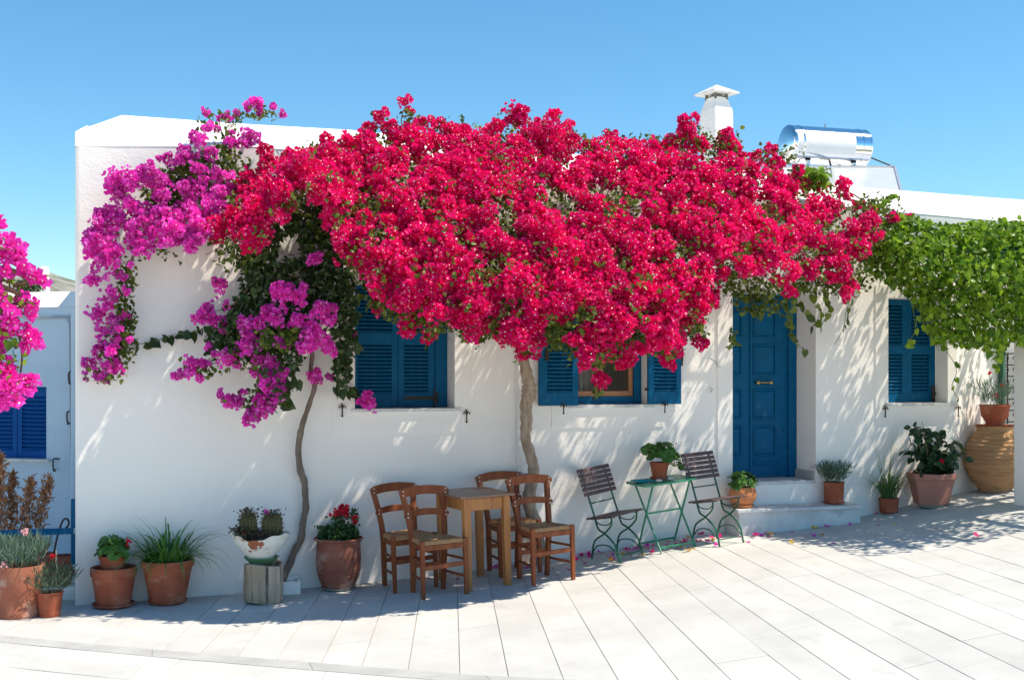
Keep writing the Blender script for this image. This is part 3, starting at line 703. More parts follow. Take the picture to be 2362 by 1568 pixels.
# solar water heater on the roof
ys = 1.9; C = wp(1903, 338, -ys); z0 = 3.05
sh = thing('solar_water_heater', 'silver solar water tank lying above tilted collector panels on the roof', 'water heater', (C.x, ys, z0))
rad = (wp(1903, 295, -ys).z - wp(1903, 383, -ys).z) / 2 * .97; xl = wp(1814, 338, -ys).x - C.x; xr = wp(1990, 338, -ys).x - C.x; zc_ = C.z - z0
rot90 = Matrix.Rotation(R(90), 4, 'Y')
def xl_lathe(prof, name, m, n=48, caps=(False, False)):
    mb = MB(); mb.lathe(prof, n, (0, 0, 0), *caps); mb.v = [(z, y, -x + zc_) for x, y, z in mb.v]; mb.f = [f[::-1] for f in mb.f]
    return mb.build(name, m, sh, True)
xl_lathe([(rad, xl + .03), (rad, xr - .03)], 'tank', M['steel'])
for (e, s) in ((xl + .03, -1), (xr - .03, 1)):
    pr = [(rad, 0), (rad * 1.012, .004), (rad * 1.012, .02), (rad * .985, .03), (rad * .8, .052), (rad * .45, .07), (.001, .075)]
    xl_lathe([(r, e + s * z) for r, z in (pr if s > 0 else pr)], 'end_cap', M['steel'])
for e in (xl + .10, xr - .12): xl_lathe([(rad + .001, e), (rad + .004, e + .003), (rad + .004, e + .022), (rad + .001, e + .025)], 'strap', M['steel'])
mb = MB(); a0, a1 = R(198), R(243); lx0, lx1 = wp(1838, 340, -ys + rad).x - C.x, wp(1975, 340, -ys + rad).x - C.x; k = 12
a0, a1 = R(146), R(208)
for i in range(k):
    t0, t1 = a0 + (a1 - a0) * i / k, a0 + (a1 - a0) * (i + 1) / k; rr = rad + .002
    f = lambda t, x: (x, math.cos(t) * rr, zc_ - math.sin(t) * rr)
    mb.quad(f(t0, lx0), f(t0, lx1), f(t1, lx1), f(t1, lx0))
mb.build('label_sheet', M['label'], sh)
for x in (xl + .2, xr - .2):
    mb = MB(); mb.beam((x, -.12, 0), (x, -.12, zc_ - rad * .8), .04, .04); mb.beam((x, .16, 0), (x, .16, zc_ - rad * .8), .04, .04); mb.beam((x, -.14, zc_ - rad * .85), (x, .2, zc_ - rad * .85), .04, .03); mb.build('stand_leg', M['alu'], sh)
mb = MB(); mb.tube([(0, 0, zc_ + rad - .01), (0, 0, zc_ + rad + .045)], .009, 8); mb.build('valve', M['wire'], sh)
mb = MB(); pA = wp(1998, 360, -ys); pB = wp(2062, 386, -ys + .02); mb.tube([pA - Vector((C.x, ys, z0)), pB - Vector((C.x, ys, z0))], .009, 8); mb.build('hose', M['iron'], sh)
for (a, b_, c, e) in ((1918, 2063, 1925, 2084), (1760, 1908, 1765, 1914)):
    yt, yb_ = ys - .15, ys - .85
    T0, T1 = wp(a, 386, -yt), wp(b_, 386, -yt); B0, B1 = wp(c, 447, -yb_), wp(e, 447, -yb_)
    o_ = Vector((C.x, ys, z0)); T0, T1, B0, B1 = [q - o_ for q in (T0, T1, B0, B1)]
    ex = (T1 - T0); up = (T0 - B0); B1 = B0 + ex; n = ex.cross(up).normalized()
    mb = MB(); vs_ = [B0, B1, T1, T0]; mb.add([q for q in vs_] + [q - n * .07 for q in vs_], [(3, 2, 1, 0)[::-1], (4, 5, 6, 7)[::-1], (0, 4, 5, 1), (1, 5, 6, 2), (2, 6, 7, 3), (3, 7, 4, 0)])
    cp = mb.build('collector_panel', M['panelglass'], sh)
    mb = MB()
    for p, q in ((B0, B1), (B1, T1), (T1, T0), (T0, B0)): mb.beam(p + n * .004, q + n * .004, .028, .02, up=n)
    mb.build('panel_frame', M['alu'], cp)
    mb = MB(); mb.beam(T0 - n * .075 + ex * .1, Vector((T0.x + ex.x * .1, T0.y, 0)), .03, .03); mb.beam(T1 - n * .075 - ex * .1, Vector((T1.x - ex.x * .1, T1.y, 0)), .03, .03); mb.build('stand_leg', M['alu'], sh)
mb = MB(); q = wp(1912, 392, -ys + .1) - Vector((C.x, ys, z0)); mb.tube([q + Vector((-.06, 0, -.02)), q, q + Vector((.05, 0, 0)), q + Vector((0.02, .05, .12))], .011, 8); mb.build('pipe_joint', M['iron'], sh)

# neighbouring house on the left, its front turned out of the sun
th = R(30); NP = Vector((-.02, 2.2, 0)); nl = Vector((-math.cos(th), math.sin(th), 0)); nn = Vector((-math.sin(th), -math.cos(th), 0))
nh = thing('neighbour_house', 'white house with blue shade painted in and royal blue shutters at the far left', 'house', NP, -th)
def nloc(px, py, off=0):
    p = plane_hit(px, py, NP + nn * off, nn) - NP; e = -nl; y = -nn
    return Vector((p.dot(e), p.dot(y), p.z))
zt_ = nloc(120, 708).z; zr = nloc(120, 673, -.28).z; W = 5.0; OF = .0
wx1 = nloc(107, 950).x; wx0 = wx1 - 1.15; wz0, wz1 = nloc(100, 1058).z, nloc(100, 892).z
mb = MB()
for (a, b_, c, e) in ((-W, wx0, -.6, zt_), (wx1, .6, -.6, zt_), (wx0, wx1, -.6, wz0), (wx0, wx1, wz1, zt_)): mb.quad((a, 0, c), (b_, 0, c), (b_, 0, e), (a, 0, e))
dd = .10
mb.quad((wx1, 0, wz1), (wx1, 0, wz0), (wx1, dd, wz0), (wx1, dd, wz1)); mb.quad((wx0, 0, wz0), (wx0, 0, wz1), (wx0, dd, wz1), (wx0, dd, wz0)); mb.quad((wx0, 0, wz1), (wx1, 0, wz1), (wx1, dd, wz1), (wx0, dd, wz1)); mb.quad((wx0, 0, wz0), (wx0, dd, wz0), (wx1, dd, wz0), (wx1, 0, wz0))
mb.quad((-W, 0, -.6), (-W, 0, zt_), (-W, 4, zt_), (-W, 4, -.6)); mb.quad((.6, 4, -.6), (-W, 4, -.6), (-W, 4, zt_), (.6, 4, zt_))
mb.build('wall', M['plaster_shade'], nh)
mb = MB(); mb.quad((-W, -.01, zt_), (.6, -.01, zt_), (.6, .28, zr), (-W, .28, zr)); mb.quad((-W, .28, zr), (.6, .28, zr), (.6, .5, zr - .1), (-W, .5, zr - .1)); mb.quad((-W, .5, zr - .1), (.6, .5, zr - .1), (.6, 4, zr - .15), (-W, 4, zr - .15)); mb.build('parapet', M['plaster'], nh)
wd = (wx1 - wx0) / 3; HH = wz1 - wz0
for i in range(3):
    shutter(nh, (wx0 + i * wd + (0 if i < 2 else 0), dd - .02, wz0 + .004), wd - .006, HH - .006, (.05, .05), [(0, .07), (HH - .10, HH - .006)], .042, M['blue2'])
mb = MB(); mb.box(wx0 - .05, wx1 + .05, -.05, dd - .025, wz0 - .025, wz0 - .001); mb.build('window_sill', M['marble'], nh)
mb = MB(); a = nloc(40, 733, .03); b_ = nloc(150, 733, .03); c = nloc(160, 742, .03); e = nloc(164, 1050, .03)
mb.tube(smooth_path([a, a * .5 + b_ * .5 + Vector((0, 0, -.008)), b_, c, c * .5 + e * .5, e], 6), .008, 6); mb.tube([a + Vector((0, 0, .02)), b_ + Vector((0, 0, .012)), c + Vector((-.012, 0, 0))], .005, 6); mb.build('cable', M['wire'], nh)
mb = MB(); p = nloc(172, 900, .05); mb.tube([(p.x, -.05, -.2), (p.x, -.05, zt_ - .02)], .035, 12); mb.build('downpipe', M['plaster_shade'], nh, True)
for (x, y) in ((162, 870), (158, 962), (126, 1070)):
    p = nloc(x, y, .02); mb = MB(); mb.tube(smooth_path([p + Vector((.04, .02, .05)), p + Vector((.0, -.02, .05)), p + Vector((0, -.02, -.05)), p + Vector((.02, -.03, -.065)), p + Vector((.025, -.03, -.045))], 4), .008, 6); mb.build('shutter_hook', M['iron'], nh)
# white plinth behind the pots
mb = MB(); mb.box(-3.5, -.003, .28, .62, -.2, .10); tag(mb.build('plinth', M['plaster_rough'], bevel=.02), 'low whitewashed kerb behind the pots at the far left', 'kerb')

# blue handrail fixed to the house corner
zr = wp(100, 1226, -.12).z
hr = thing('handrail', 'flat blue painted handrail at left, fixed to the house corner', 'handrail', (-.02, .12, 0))
mb = MB(); mb.box(-2.6, 0.0, -.02, .02, zr - .024, zr + .024); mb.build('rail', M['blue'], hr, bevel=.006)
mb = MB(); zA, zB = wp(168, 1300, -.12).z, wp(168, 1150, -.12).z; mb.box(-.018, .015, -.025, .025, zA, zr - .025); mb.box(-.018, .015, -.025, .025, zr + .025, zB); mb.build('wall_bracket', M['blue'], hr, bevel=.004)
mb = MB(); mb.box(-2.5, -2.45, -.02, .02, -.05, zr - .025); mb.build('post', M['blue'], hr)

# hill, tower and bush in the far left gap
rh = random.Random(3); mb = MB(); nx, ny = 70, 22
def hz_(x, y):
    t = (y - 150) / 130; px = CX0 + F * ((x - CAM[0]) * CP - (y - CAM[1]) * SP) / ((x - CAM[0]) * SP + (y - CAM[1]) * CP)
    top = lerp_tab([(-900, 700), (-300, 560), (0, 618), (60, 630), (110, 634), (140, 640), (175, 652), (260, 665), (600, 700), (1500, 760)], px)
    D = (x - CAM[0]) * SP + (y - CAM[1]) * CP
    h = CAM[2] + (YH - top) * D / F
    return -1 + (h + 1) * math.sin(min(1, max(0, t * 1.5)) * math.pi / 2) + (math.sin(x * .5 + y * .3) * .3 + math.sin(x * 1.1 - y * .7) * .25 + rh.uniform(-.25, .25))
P = [[(-150 + 260 * i / nx, 150 + 130 * j / ny, 0) for j in range(ny + 1)] for i in range(nx + 1)]
P = [[(x, y, hz_(x, y)) for x, y, _ in r_] for r_ in P]
for i in range(nx):
    for j in range(ny): mb.quad(P[i][j], P[i + 1][j], P[i + 1][j + 1], P[i][j + 1])
tag(mb.build('hill', M['rock'], smooth=False), 'rocky grey green hillside in the distance', 'hill', kind='structure')
def far(px, py, D):
    d_ = Vector(ray(px, py)); return Vector(CAM) + d_ * (D / (d_.x * SP + d_.y * CP))
b0 = far(100, 672, 95); t0 = far(101, 617, 95); sc_ = 95 / F
tw = thing('stone_tower', 'small round whitewashed windmill tower on the distant hillside', 'tower', (b0.x, b0.y, -1))
mb = MB(); r0 = 13.5 * sc_; mb.lathe([(r0 * 1.25, -.2), (r0 * 1.05, b0.z + 1), (r0 * .88, t0.z + 1), (r0 * .8, t0.z + 1.05), (.01, t0.z + 1.1)], 24); mb.build('tower_wall', M['plaster'], tw, True)
mb = MB(); mb.box(-.12, .12, -r0 * 1.0, -r0 * .6, t0.z - .0, t0.z + .4); mb.build('opening', M['dark'], tw)
#@@VEG
# ================================================================== VEGETATION
def leaf_cloud(name, parent, pos, tmpls, size, mat_, rs, bias=(0, -.5, .5), jit=1.0, smooth=False):
    pos = np.array(pos) - np.array(parent.location)[None]; n = len(pos)
    nr = rs.normal(size=(n, 3)) * jit + np.array(bias)
    up = rs.normal(size=(n, 3)) + np.array([0, -.2, -.7])
    me = scatter(name, tmpls, pos, frames(nr, rs, up), rs.uniform(size[0], size[1], n), rs.uniform(0, 1, n), mat_, rs, smooth)
    return link(name, me, parent)
def branch(parent, pts, r0, r1, m, name='branch', n=7, jit=.12, rng=random.Random(5)):
    p = smooth_path([Vector(q) - parent.location for q in pts], 5); k = len(p)
    mb = MB(); mb.tube(p, [r0 + (r1 - r0) * i / (k - 1) for i in range(k)], n, True, jit, rng); return mb.build(name, m, parent, True)

# far bush
fb = thing('bush', 'dark green bush beside the distant white tower', 'bush', far(64, 690, 88))
P = [Vector(fb.location) + Vector((rs.normal() * .42, rs.normal() * .4, .55 + abs(rs.normal()) * .42)) for _ in range(900)]
f_ = leaf_cloud('crown', fb, P, LEAF, (.12, .24), M['ivy'], rs, (0, -.3, .8)); mb = MB(); mb.tube([(0, 0, -3), (0, 0, .8)], [.09, .05], 7); mb.build('trunk', M['bark'], fb)

# ---------------- crimson bougainvillea
PC = [(468, 590), (505, 545), (500, 500), (530, 440), (560, 400), (600, 375), (640, 350), (690, 335), (740, 325), (800, 320), (850, 292), (880, 265), (905, 290), (930, 272), (990, 287), (1040, 272), (1090, 290), (1160, 265), (1200, 262), (1240, 277), (1290, 277), (1340, 312), (1400, 302), (1460, 312), (1520, 316), (1570, 292), (1620, 292), (1640, 325), (1690, 305), (1700, 352), (1740, 362), (1790, 344), (1800, 387), (1840, 397), (1880, 422), (1930, 432), (1980, 455), (2030, 480), (2055, 510), (2040, 550), (2000, 590), (1985, 640), (1950, 690), (1930, 655), (1870, 640), (1840, 680), (1790, 660), (1740, 680), (1700, 650), (1640, 640), (1645, 690), (1620, 740), (1625, 770), (1600, 765), (1570, 775), (1550, 830), (1520, 815), (1500, 785), (1450, 825), (1400, 835), (1375, 840), (1350, 845), (1310, 805), (1240, 795), (1200, 815), (1180, 785), (1130, 768), (1090, 790), (1040, 760), (990, 780), (975, 752), (930, 755), (915, 722), (880, 705), (860, 665), (815, 640), (790, 600), (775, 510), (740, 470), (700, 465), (650, 500), (620, 560), (580, 615), (545, 600), (500, 560)]
PMAX = [(470, .55), (560, .80), (800, 1.25), (1000, 1.65), (1400, 1.75), (1650, 1.5), (1850, 1.1), (2060, .6)]
def cdepth(px, py):
    a, b_ = span(PC, px); t = min(1, max(0, (py - a) / max(60, b_ - a)))
    return .10 + lerp_tab(PMAX, px) * lerp_tab([(0, .05), (.12, .24), (.3, .52), (.5, .76), (.75, .97), (1, .92)], t)
cb = thing('crimson_bougainvillea', 'huge crimson bougainvillea spreading over the house front from one bare trunk', 'bougainvillea', wp(1241, 1300, .10) * 1.0)
cb.location.z = g(cb.location.x)
VC = variants([M['crimson'], M['speck']])
r1 = Clamped(21); placed = 0
holes = [(720, 520, 30), (560, 360, 1)]
for (x, y) in sample(PC, 292, 30, r1):
    a, b_ = span(PC, x); t = (y - a) / max(60, b_ - a)
    edge = min(y - a, b_ - y)
    if t > .3 and wobble(x, y, 24, 1) * .6 + wobble(x, y, 61, 4) * .4 < .33: continue
    size = 'L' if edge > 48 and r1.random() < .62 else ('M' if edge > 26 else 'S')
    put_cluster(VC, size, wp(x, y, max(.12, cdepth(x, y) + r1.uniform(-.13, .10))), cb, r1); placed += 1
# loose heads along the edge
for (x, y, s, yd) in [(933, 236, 'S', .3), (945, 255, 'T', .3), (612, 352, 'S', .3), (880, 268, 'S', .3), (1185, 268, 'M', .3), (1270, 272, 'S', .35), (1590, 290, 'M', .4), (1675, 312, 'S', .4), (1690, 330, 'S', .4), (1775, 345, 'S', .3), (1790, 375, 'S', .4), (1945, 430, 'S', .3), (1955, 452, 'T', .3), (2062, 505, 'S', .4), (2095, 500, 'T', .3), (2005, 545, 'M', .5), (1985, 600, 'S', .6), (1952, 660, 'M', .6), (1950, 690, 'T', .6),
                       (1612, 792, 'S', 1.2), (1540, 830, 'S', 1.3), (1555, 815, 'S', 1.3), (1385, 870, 'S', 1.3), (1384, 890, 'T', 1.3), (1348, 845, 'S', 1.3), (1350, 820, 'M', 1.3), (1440, 825, 'M', 1.35), (1205, 820, 'S', .8), (1235, 822, 'T', .5), (1092, 790, 'S', 1.1), (990, 770, 'M', 1.1), (938, 750, 'M', 1.0), (875, 705, 'S', .8), (870, 710, 'T', .8), (1638, 680, 'S', 1.0), (1655, 640, 'T', .9), (1732, 715, 'T', .8), (2000, 625, 'T', .5), (2035, 520, 'M', .35), (2070, 500, 'S', .32), (2020, 500, 'M', .35), (2045, 545, 'S', .4), (480, 580, 'T', .35), (500, 560, 'S', .4), (575, 610, 'M', .5), (540, 575, 'M', .45), (600, 590, 'M', .5),
                       (675, 560, 'S', .7), (690, 620, 'S', .8), (712, 632, 'T', .8), (668, 604, 'T', .7), (742, 500, 'M', .8), (765, 590, 'S', .8), (690, 380, 'M', .4)]:
    if placed < 296: put_cluster(VC, s, wp(x, y, yd), cb, r1); placed += 1
tp = [(1243, 1302, .10), (1241, 1252, .12), (1236, 1213, .14), (1227, 1186, .15), (1220, 1161, .16), (1222, 1131, .16), (1229, 1104, .17), (1230, 1081, .17), (1229, 1072, .18), (1219, 1036, .2), (1211, 1005, .21), (1214, 975, .22), (1213, 936, .22), (1219, 912, .23), (1220, 894, .23), (1217, 875, .24), (1211, 849, .25), (1205, 810, .27), (1208, 764, .3), (1210, 700, .34)]
rr_ = [20, 17, 15, 14, 15, 14.5, 13, 13, 12.5, 12, 12, 13, 14, 16.5, 17.5, 13.5, 13, 12, 11.5, 11]
p = smooth_path([wp(*q) - cb.location for q in tp], 5); r_ = [lerp_tab([(i * 5, a / 262) for i, a in enumerate(rr_)], i) for i in range(len(p))]
r_ = [a * (1 + .06 * math.sin(i * 1.7) + .04 * math.sin(i * .6)) for i, a in enumerate(r_)]
mb = MB(); mb.tube(p, r_, 14, True, .05, random.Random(4)); mb.build('trunk', M['bark'], cb, True)
T0 = wp(1210, 702, .34)
for tgt in [(640, 480, .4), (760, 420, .5), (900, 500, .9), (980, 640, .95), (1050, 380, .6), (1200, 450, .9), (1330, 600, 1.1), (1400, 420, .8), (1500, 640, 1.1), (1600, 430, .7), (1700, 560, .8), (1850, 540, .6), (1990, 520, .35), (1420, 720, 1.2), (1120, 680, 1.1)]:
    e = wp(*tgt); mdl = T0.lerp(e, .5) + Vector((r1.uniform(-.1, .1), r1.uniform(-.05, .1), r1.uniform(-.08, .12)))
    br = branch(cb, [T0 + Vector((r1.uniform(-.02, .02), 0, r1.uniform(-.08, .02))), mdl, e], .026, .007, M['twig'])
P = []
for (x, y) in [(r1.uniform(470, 2070), r1.uniform(260, 860)) for _ in range(52000)]:
    if len(P) > 9500: break
    if not inside(PC, x, y): continue
    a, b_ = span(PC, x); t = (y - a) / max(60, b_ - a)
    if r1.random() > .7 + .3 * t: continue
    d_ = cdepth(x, y); P.append(wp(x + r1.gauss(0, 12), y + r1.gauss(0, 12), max(.04, d_ * r1.uniform(.35, 1.0) + (.09 if r1.random() < .22 else -.03))))
leaf_cloud('foliage', cb, P, LEAF, (.030, .055), M['vleaf'], rs); tag(cb.children[-1], kind='stuff')
P = []
for _ in range(60000):
    if len(P) > 14500: break
    x, y = r1.uniform(470, 2060), r1.uniform(262, 850)
    if not inside(PC, x, y) or wobble(x, y, 24, 1) * .6 + wobble(x, y, 61, 4) * .4 < .43: continue
    if not (inside(PC, x - 22, y) and inside(PC, x + 22, y) and inside(PC, x, y - 14) and inside(PC, x, y + 46)): continue
    P.append(wp(x, y, max(.06, cdepth(x, y) - .02 + .16 * (wobble(x, y, 30, 2) - .5) + r1.gauss(0, .035))))
floret_fill('flowers', cb, P, [M['crimson'], M['speck']], .039, rs)
P = []
for _ in range(60000):
    if len(P) > 2400: break
    x, y = r1.uniform(470, 2060), r1.uniform(262, 850)
    if not inside(PC, x, y) or wobble(x, y, 24, 1) * .6 + wobble(x, y, 61, 4) * .4 > .40: continue
    a, b_ = span(PC, x)
    if (y - a) / max(60, b_ - a) < .38 and r1.random() < .85: continue
    P.append(wp(x, y, max(.06, cdepth(x, y) + r1.gauss(.0, .06))))
for _ in range(60000):                         # leaves closing the gaps between the flower heads
    if len(P) > 5200: break
    x, y = r1.uniform(470, 2060), r1.uniform(262, 850)
    if inside(PC, x, y) and wobble(x, y, 24, 1) * .6 + wobble(x, y, 61, 4) * .4 < .5: P.append(wp(x, y, max(.05, cdepth(x, y) - .14 + r1.gauss(0, .05))))
for _ in range(190):                           # fresh shoots poking out between the flowers
    x, y = r1.uniform(520, 2040), r1.uniform(330, 760)
    if inside(PC, x, y): P += [wp(x + r1.gauss(0, 9), y + r1.gauss(0, 8), cdepth(x, y) + .17 + r1.gauss(0, .02)) for _ in range(7)]
leaf_cloud('young_leaves', cb, P, LEAF, (.024, .048), M['vleaf'], rs, (.2, -.5, .8)); tag(cb.children[-1], kind='stuff')
# fringes of leaves at the lower edge and sprigs at the top
P = []
for cx_, cy_, sx, sy, yd, n in [(1760, 690, 45, 22, .75, 260), (1690, 650, 40, 25, .8, 200), (930, 690, 40, 25, .9, 180), (1130, 740, 60, 25, 1.1, 340), (1050, 700, 50, 30, 1.0, 300), (1290, 770, 40, 18, 1.1, 220), (1100, 620, 80, 40, .95, 400), (1640, 680, 12, 20, .9, 70), (1690, 780, 5, 12, 1.0, 40), (1600, 770, 14, 10, 1.1, 60), (770, 540, 40, 40, .55, 260), (1380, 900, 6, 10, 1.25, 30), (1440, 470, 30, 15, 1.15, 60), (1000, 470, 25, 14, 1.15, 50), (1680, 340, 20, 25, .35, 110), (1800, 360, 30, 15, .3, 70), (1600, 330, 40, 15, .4, 80), (2020, 480, 40, 20, .3, 160), (2040, 560, 25, 40, .45, 200), (820, 520, 25, 50, .7, 200), (1990, 650, 12, 12, .5, 40), (1740, 720, 12, 8, .8, 40), (880, 660, 30, 30, .9, 170), (960, 720, 40, 16, 1.0, 170), (1200, 770, 30, 16, .9, 150), (1350, 790, 40, 18, 1.25, 160), (1480, 780, 35, 18, 1.3, 140), (1570, 740, 30, 22, 1.2, 150), (1850, 650, 50, 20, .7, 200), (1920, 640, 30, 25, .6, 150), (560, 590, 40, 20, .5, 120), (650, 480, 40, 20, .6, 140), (940, 262, 10, 8, .3, 26)]:
    P += [wp(cx_ + r1.gauss(0, sx), cy_ + r1.gauss(0, sy), max(.06, yd + r1.gauss(0, .09))) for _ in range(n)]
leaf_cloud('leaf_fringe', cb, P, LEAF, (.030, .058), M['vleaf'], rs); tag(cb.children[-1], kind='stuff')
for (a, b_, yd) in [((925, 285), (940, 238), .3), ((1590, 330), (1590, 290), .4), ((1690, 350), (1700, 318), .4), ((1740, 372), (1778, 345), .35), ((1930, 450), (1950, 432), .3), ((1520, 790), (1545, 832), 1.3), ((1360, 840), (1386, 900), 1.3), ((1590, 765), (1612, 795), 1.2), ((2050, 520), (2098, 500), .35), ((1230, 800), (1236, 825), .6), ((520, 560), (475, 588), .38)]:
    branch(cb, [wp(*a, yd), wp((a[0] + b_[0]) / 2 + r1.uniform(-6, 6), (a[1] + b_[1]) / 2, yd), wp(*b_, yd)], .005, .003, M['twig'], 'twig', 5)

# ---------------- magenta bougainvillea on the left of the house
mg = thing('magenta_bougainvillea', 'magenta bougainvillea with dark leafy middle trained up a thin leaning trunk left of the window', 'bougainvillea', wp(646, 1343, .12)); mg.location.z = g(mg.location.x)
VM = variants([M['magenta'], M['speck']])
PM1 = [(435, 320), (480, 290), (520, 300), (575, 320), (560, 375), (525, 410), (530, 470), (500, 540), (450, 565), (400, 575), (345, 585), (330, 640), (300, 690), (305, 760), (285, 830), (245, 885), (195, 885), (178, 845), (200, 800), (230, 770), (195, 735), (192, 700), (240, 680), (195, 650), (215, 600), (215, 520), (240, 480), (262, 440), (262, 412), (320, 405), (360, 370), (415, 350)]
r2 = Clamped(33); placed = 0
def mdepth(x, y): return .14 + .14 * max(0, math.sin((x - 180) / 400 * math.pi)) + .10 * max(0, 1 - abs(y - 560) / 250)
for (x, y) in sample(PM1, 96, 21, r2):
    if (y < 400 or y > 600) and r2.random() < .25: continue
    if 300 < x < 430 and 395 < y < 480 and r2.random() < .55: continue
    if y > 580 and x > 270: size = 'T'
    else: size = r2.choice(('M', 'M', 'S')) if 400 < y < 600 else r2.choice(('S', 'S', 'T'))
    put_cluster(VM, size, wp(x, y, mdepth(x, y) + r2.uniform(-.05, .08)), mg, r2, .9); placed += 1
for (x, y, s, yd) in [(258, 425, 'S', .2), (320, 405, 'T', .2), (370, 368, 'T', .15), (450, 320, 'S', .2), (575, 318, 'M', .15), (560, 330, 'S', .15), (540, 330, 'T', .1), (500, 300, 'T', .05), (530, 270, 'T', .0), (590, 247, 'S', 0), (600, 256, 'T', 0), (570, 250, 'T', 0), (630, 247, 'T', 0), (652, 264, 'T', 0), (475, 258, 'T', .05), (510, 275, 'T', 0), (545, 262, 'T', 0), (490, 455, 'M', .2), (505, 480, 'M', .2), (525, 440, 'S', .2), (500, 500, 'S', .25),
                       (475, 722, 'M', .3), (455, 735, 'S', .3), (505, 745, 'S', .32), (520, 765, 'T', .34), (510, 660, 'S', .3), (498, 650, 'T', .3), (525, 705, 'T', .35), (655, 675, 'M', .75), (690, 685, 'S', .78), (640, 668, 'S', .74), (700, 698, 'T', .78), (728, 605, 'S', .8), (740, 722, 'M', .8), (755, 740, 'S', .8), (765, 715, 'S', .8), (640, 730, 'M', .75), (620, 720, 'S', .74), (600, 745, 'S', .7), (672, 750, 'T', .75), (722, 765, 'M', .82), (745, 788, 'S', .82), (712, 790, 'M', .85), (700, 800, 'S', .85), (760, 800, 'S', .8), (690, 745, 'S', .8), (575, 800, 'M', .6), (595, 830, 'S', .6), (545, 820, 'S', .52), (520, 830, 'S', .5), (495, 815, 'T', .45), (465, 845, 'S', .42), (445, 835, 'S', .42), (440, 860, 'S', .4), (420, 862, 'T', .38), (405, 866, 'T', .36), (460, 870, 'T', .4), (625, 850, 'M', .62), (612, 880, 'M', .6), (620, 905, 'M', .58), (600, 925, 'S', .55), (640, 870, 'S', .62), (655, 855, 'T', .62), (560, 905, 'T', .5), (530, 920, 'S', .46), (510, 908, 'T', .45), (545, 930, 'S', .48), (525, 935, 'T', .46), (595, 945, 'S', .5), (615, 940, 'S', .5), (585, 962, 'S', .48), (565, 975, 'T', .46), (575, 968, 'T', .46), (605, 955, 'T', .48), (725, 868, 'S', .25), (735, 878, 'T', .25), (760, 872, 'T', .3), (840, 918, 'S', .12), (852, 928, 'S', .13), (830, 928, 'T', .12), (812, 768, 'T', .4), (565, 745, 'S', .6), (575, 770, 'S', .62), (650, 790, 'S', .75), (545, 845, 'T', .5), (585, 858, 'T', .55), (480, 800, 'T', .4), (700, 660, 'T', .8)]:
    put_cluster(VM, s, wp(x, y, yd), mg, r2, .92); placed += 1
P = []
while len(P) < 420:
    x, y = r2.uniform(175, 590), r2.uniform(290, 890)
    if inside(PM1, x, y) and not (300 < x < 430 and 395 < y < 480) and not (y > 580 and x > 275) and y > 395 and wobble(x, y, 22, 3) > .5: P.append(wp(x, y, mdepth(x, y) + r2.gauss(0, .04)))
floret_fill('flowers', mg, P, [M['magenta'], M['speck']], .042, rs)
PGR = [(545, 600), (600, 500), (660, 460), (740, 460), (790, 520), (800, 590), (795, 630), (818, 670), (815, 800), (795, 895), (765, 870), (780, 800), (755, 735), (700, 760), (690, 830), (650, 920), (612, 900), (590, 840), (520, 800), (470, 785), (520, 720), (555, 680), (560, 640)]
P = []
while len(P) < 3900:
    x, y = r2.uniform(460, 830), r2.uniform(455, 930)
    if inside(PGR, x, y) and not ((x - 668) / 26) ** 2 + ((y - 570) / 30) ** 2 < 1:
        P.append(wp(x + r2.gauss(0, 5), y + r2.gauss(0, 5), max(.06, r2.uniform(.15, .78) * lerp_tab([(470, .45), (600, .9), (820, .8)], x))))
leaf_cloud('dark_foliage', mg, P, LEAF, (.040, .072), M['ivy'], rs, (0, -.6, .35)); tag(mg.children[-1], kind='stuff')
P = []
for cx_, cy_, sx, sy, yd, n in [(400, 430, 45, 28, .2, 430), (440, 400, 30, 22, .22, 240), (380, 470, 25, 18, .2, 130), (470, 370, 30, 25, .2, 190), (290, 640, 14, 30, .2, 120), (290, 740, 12, 40, .2, 220), (270, 800, 22, 35, .18, 220), (240, 860, 25, 14, .18, 60), (520, 330, 18, 35, .12, 90), (490, 275, 25, 12, .03, 40), (560, 265, 30, 10, 0, 45), (610, 265, 20, 7, 0, 26), (540, 390, 20, 25, .2, 110), (340, 520, 50, 50, .18, 160), (590, 800, 40, 30, .55, 200), (620, 900, 20, 30, .5, 140), (560, 920, 25, 14, .45, 50), (470, 850, 35, 12, .4, 60), (655, 905, 8, 20, .5, 60), (640, 780, 26, 16, .74, 120), (700, 770, 25, 10, .78, 90)]:
    P += [wp(cx_ + r2.gauss(0, sx), cy_ + r2.gauss(0, sy), max(.03 if cy_ > 345 else -.1, yd + r2.gauss(0, .05))) for _ in range(n)]
leaf_cloud('foliage', mg, P, LEAF, (.032, .058), M['vleaf'], rs); tag(mg.children[-1], kind='stuff')
tp = [(646, 1343, .11), (664.5, 1307, .09), (680, 1268, .08), (694, 1242, .08), (698, 1208, .08), (705, 1172, .08), (703.5, 1138, .09), (701, 1107, .09), (693, 1086, .09), (688, 1037, .1), (693, 998, .11), (700.6, 969, .12), (715, 926, .14), (725, 890, .15), (717, 854, .17), (720, 810, .2), (712, 760, .24), (715, 690, .3), (700, 600, .35), (690, 530, .35)]
p = smooth_path([wp(*q) - mg.location for q in tp], 5); rr_ = [9.5, 8.5, 8, 7.5, 7, 7.5, 7, 7.5, 8, 6.5, 7, 6, 5.5, 5.5, 5, 5, 5, 5, 4.5, 4]
r_ = [lerp_tab([(i * 5, a / 268) for i, a in enumerate(rr_)], i) * (1 + .07 * math.sin(i * 1.3)) for i in range(len(p))]
mb = MB(); mb.tube(p, r_, 10, True, .07, random.Random(9)); mb.build('trunk', M['barkdark'], mg, True)
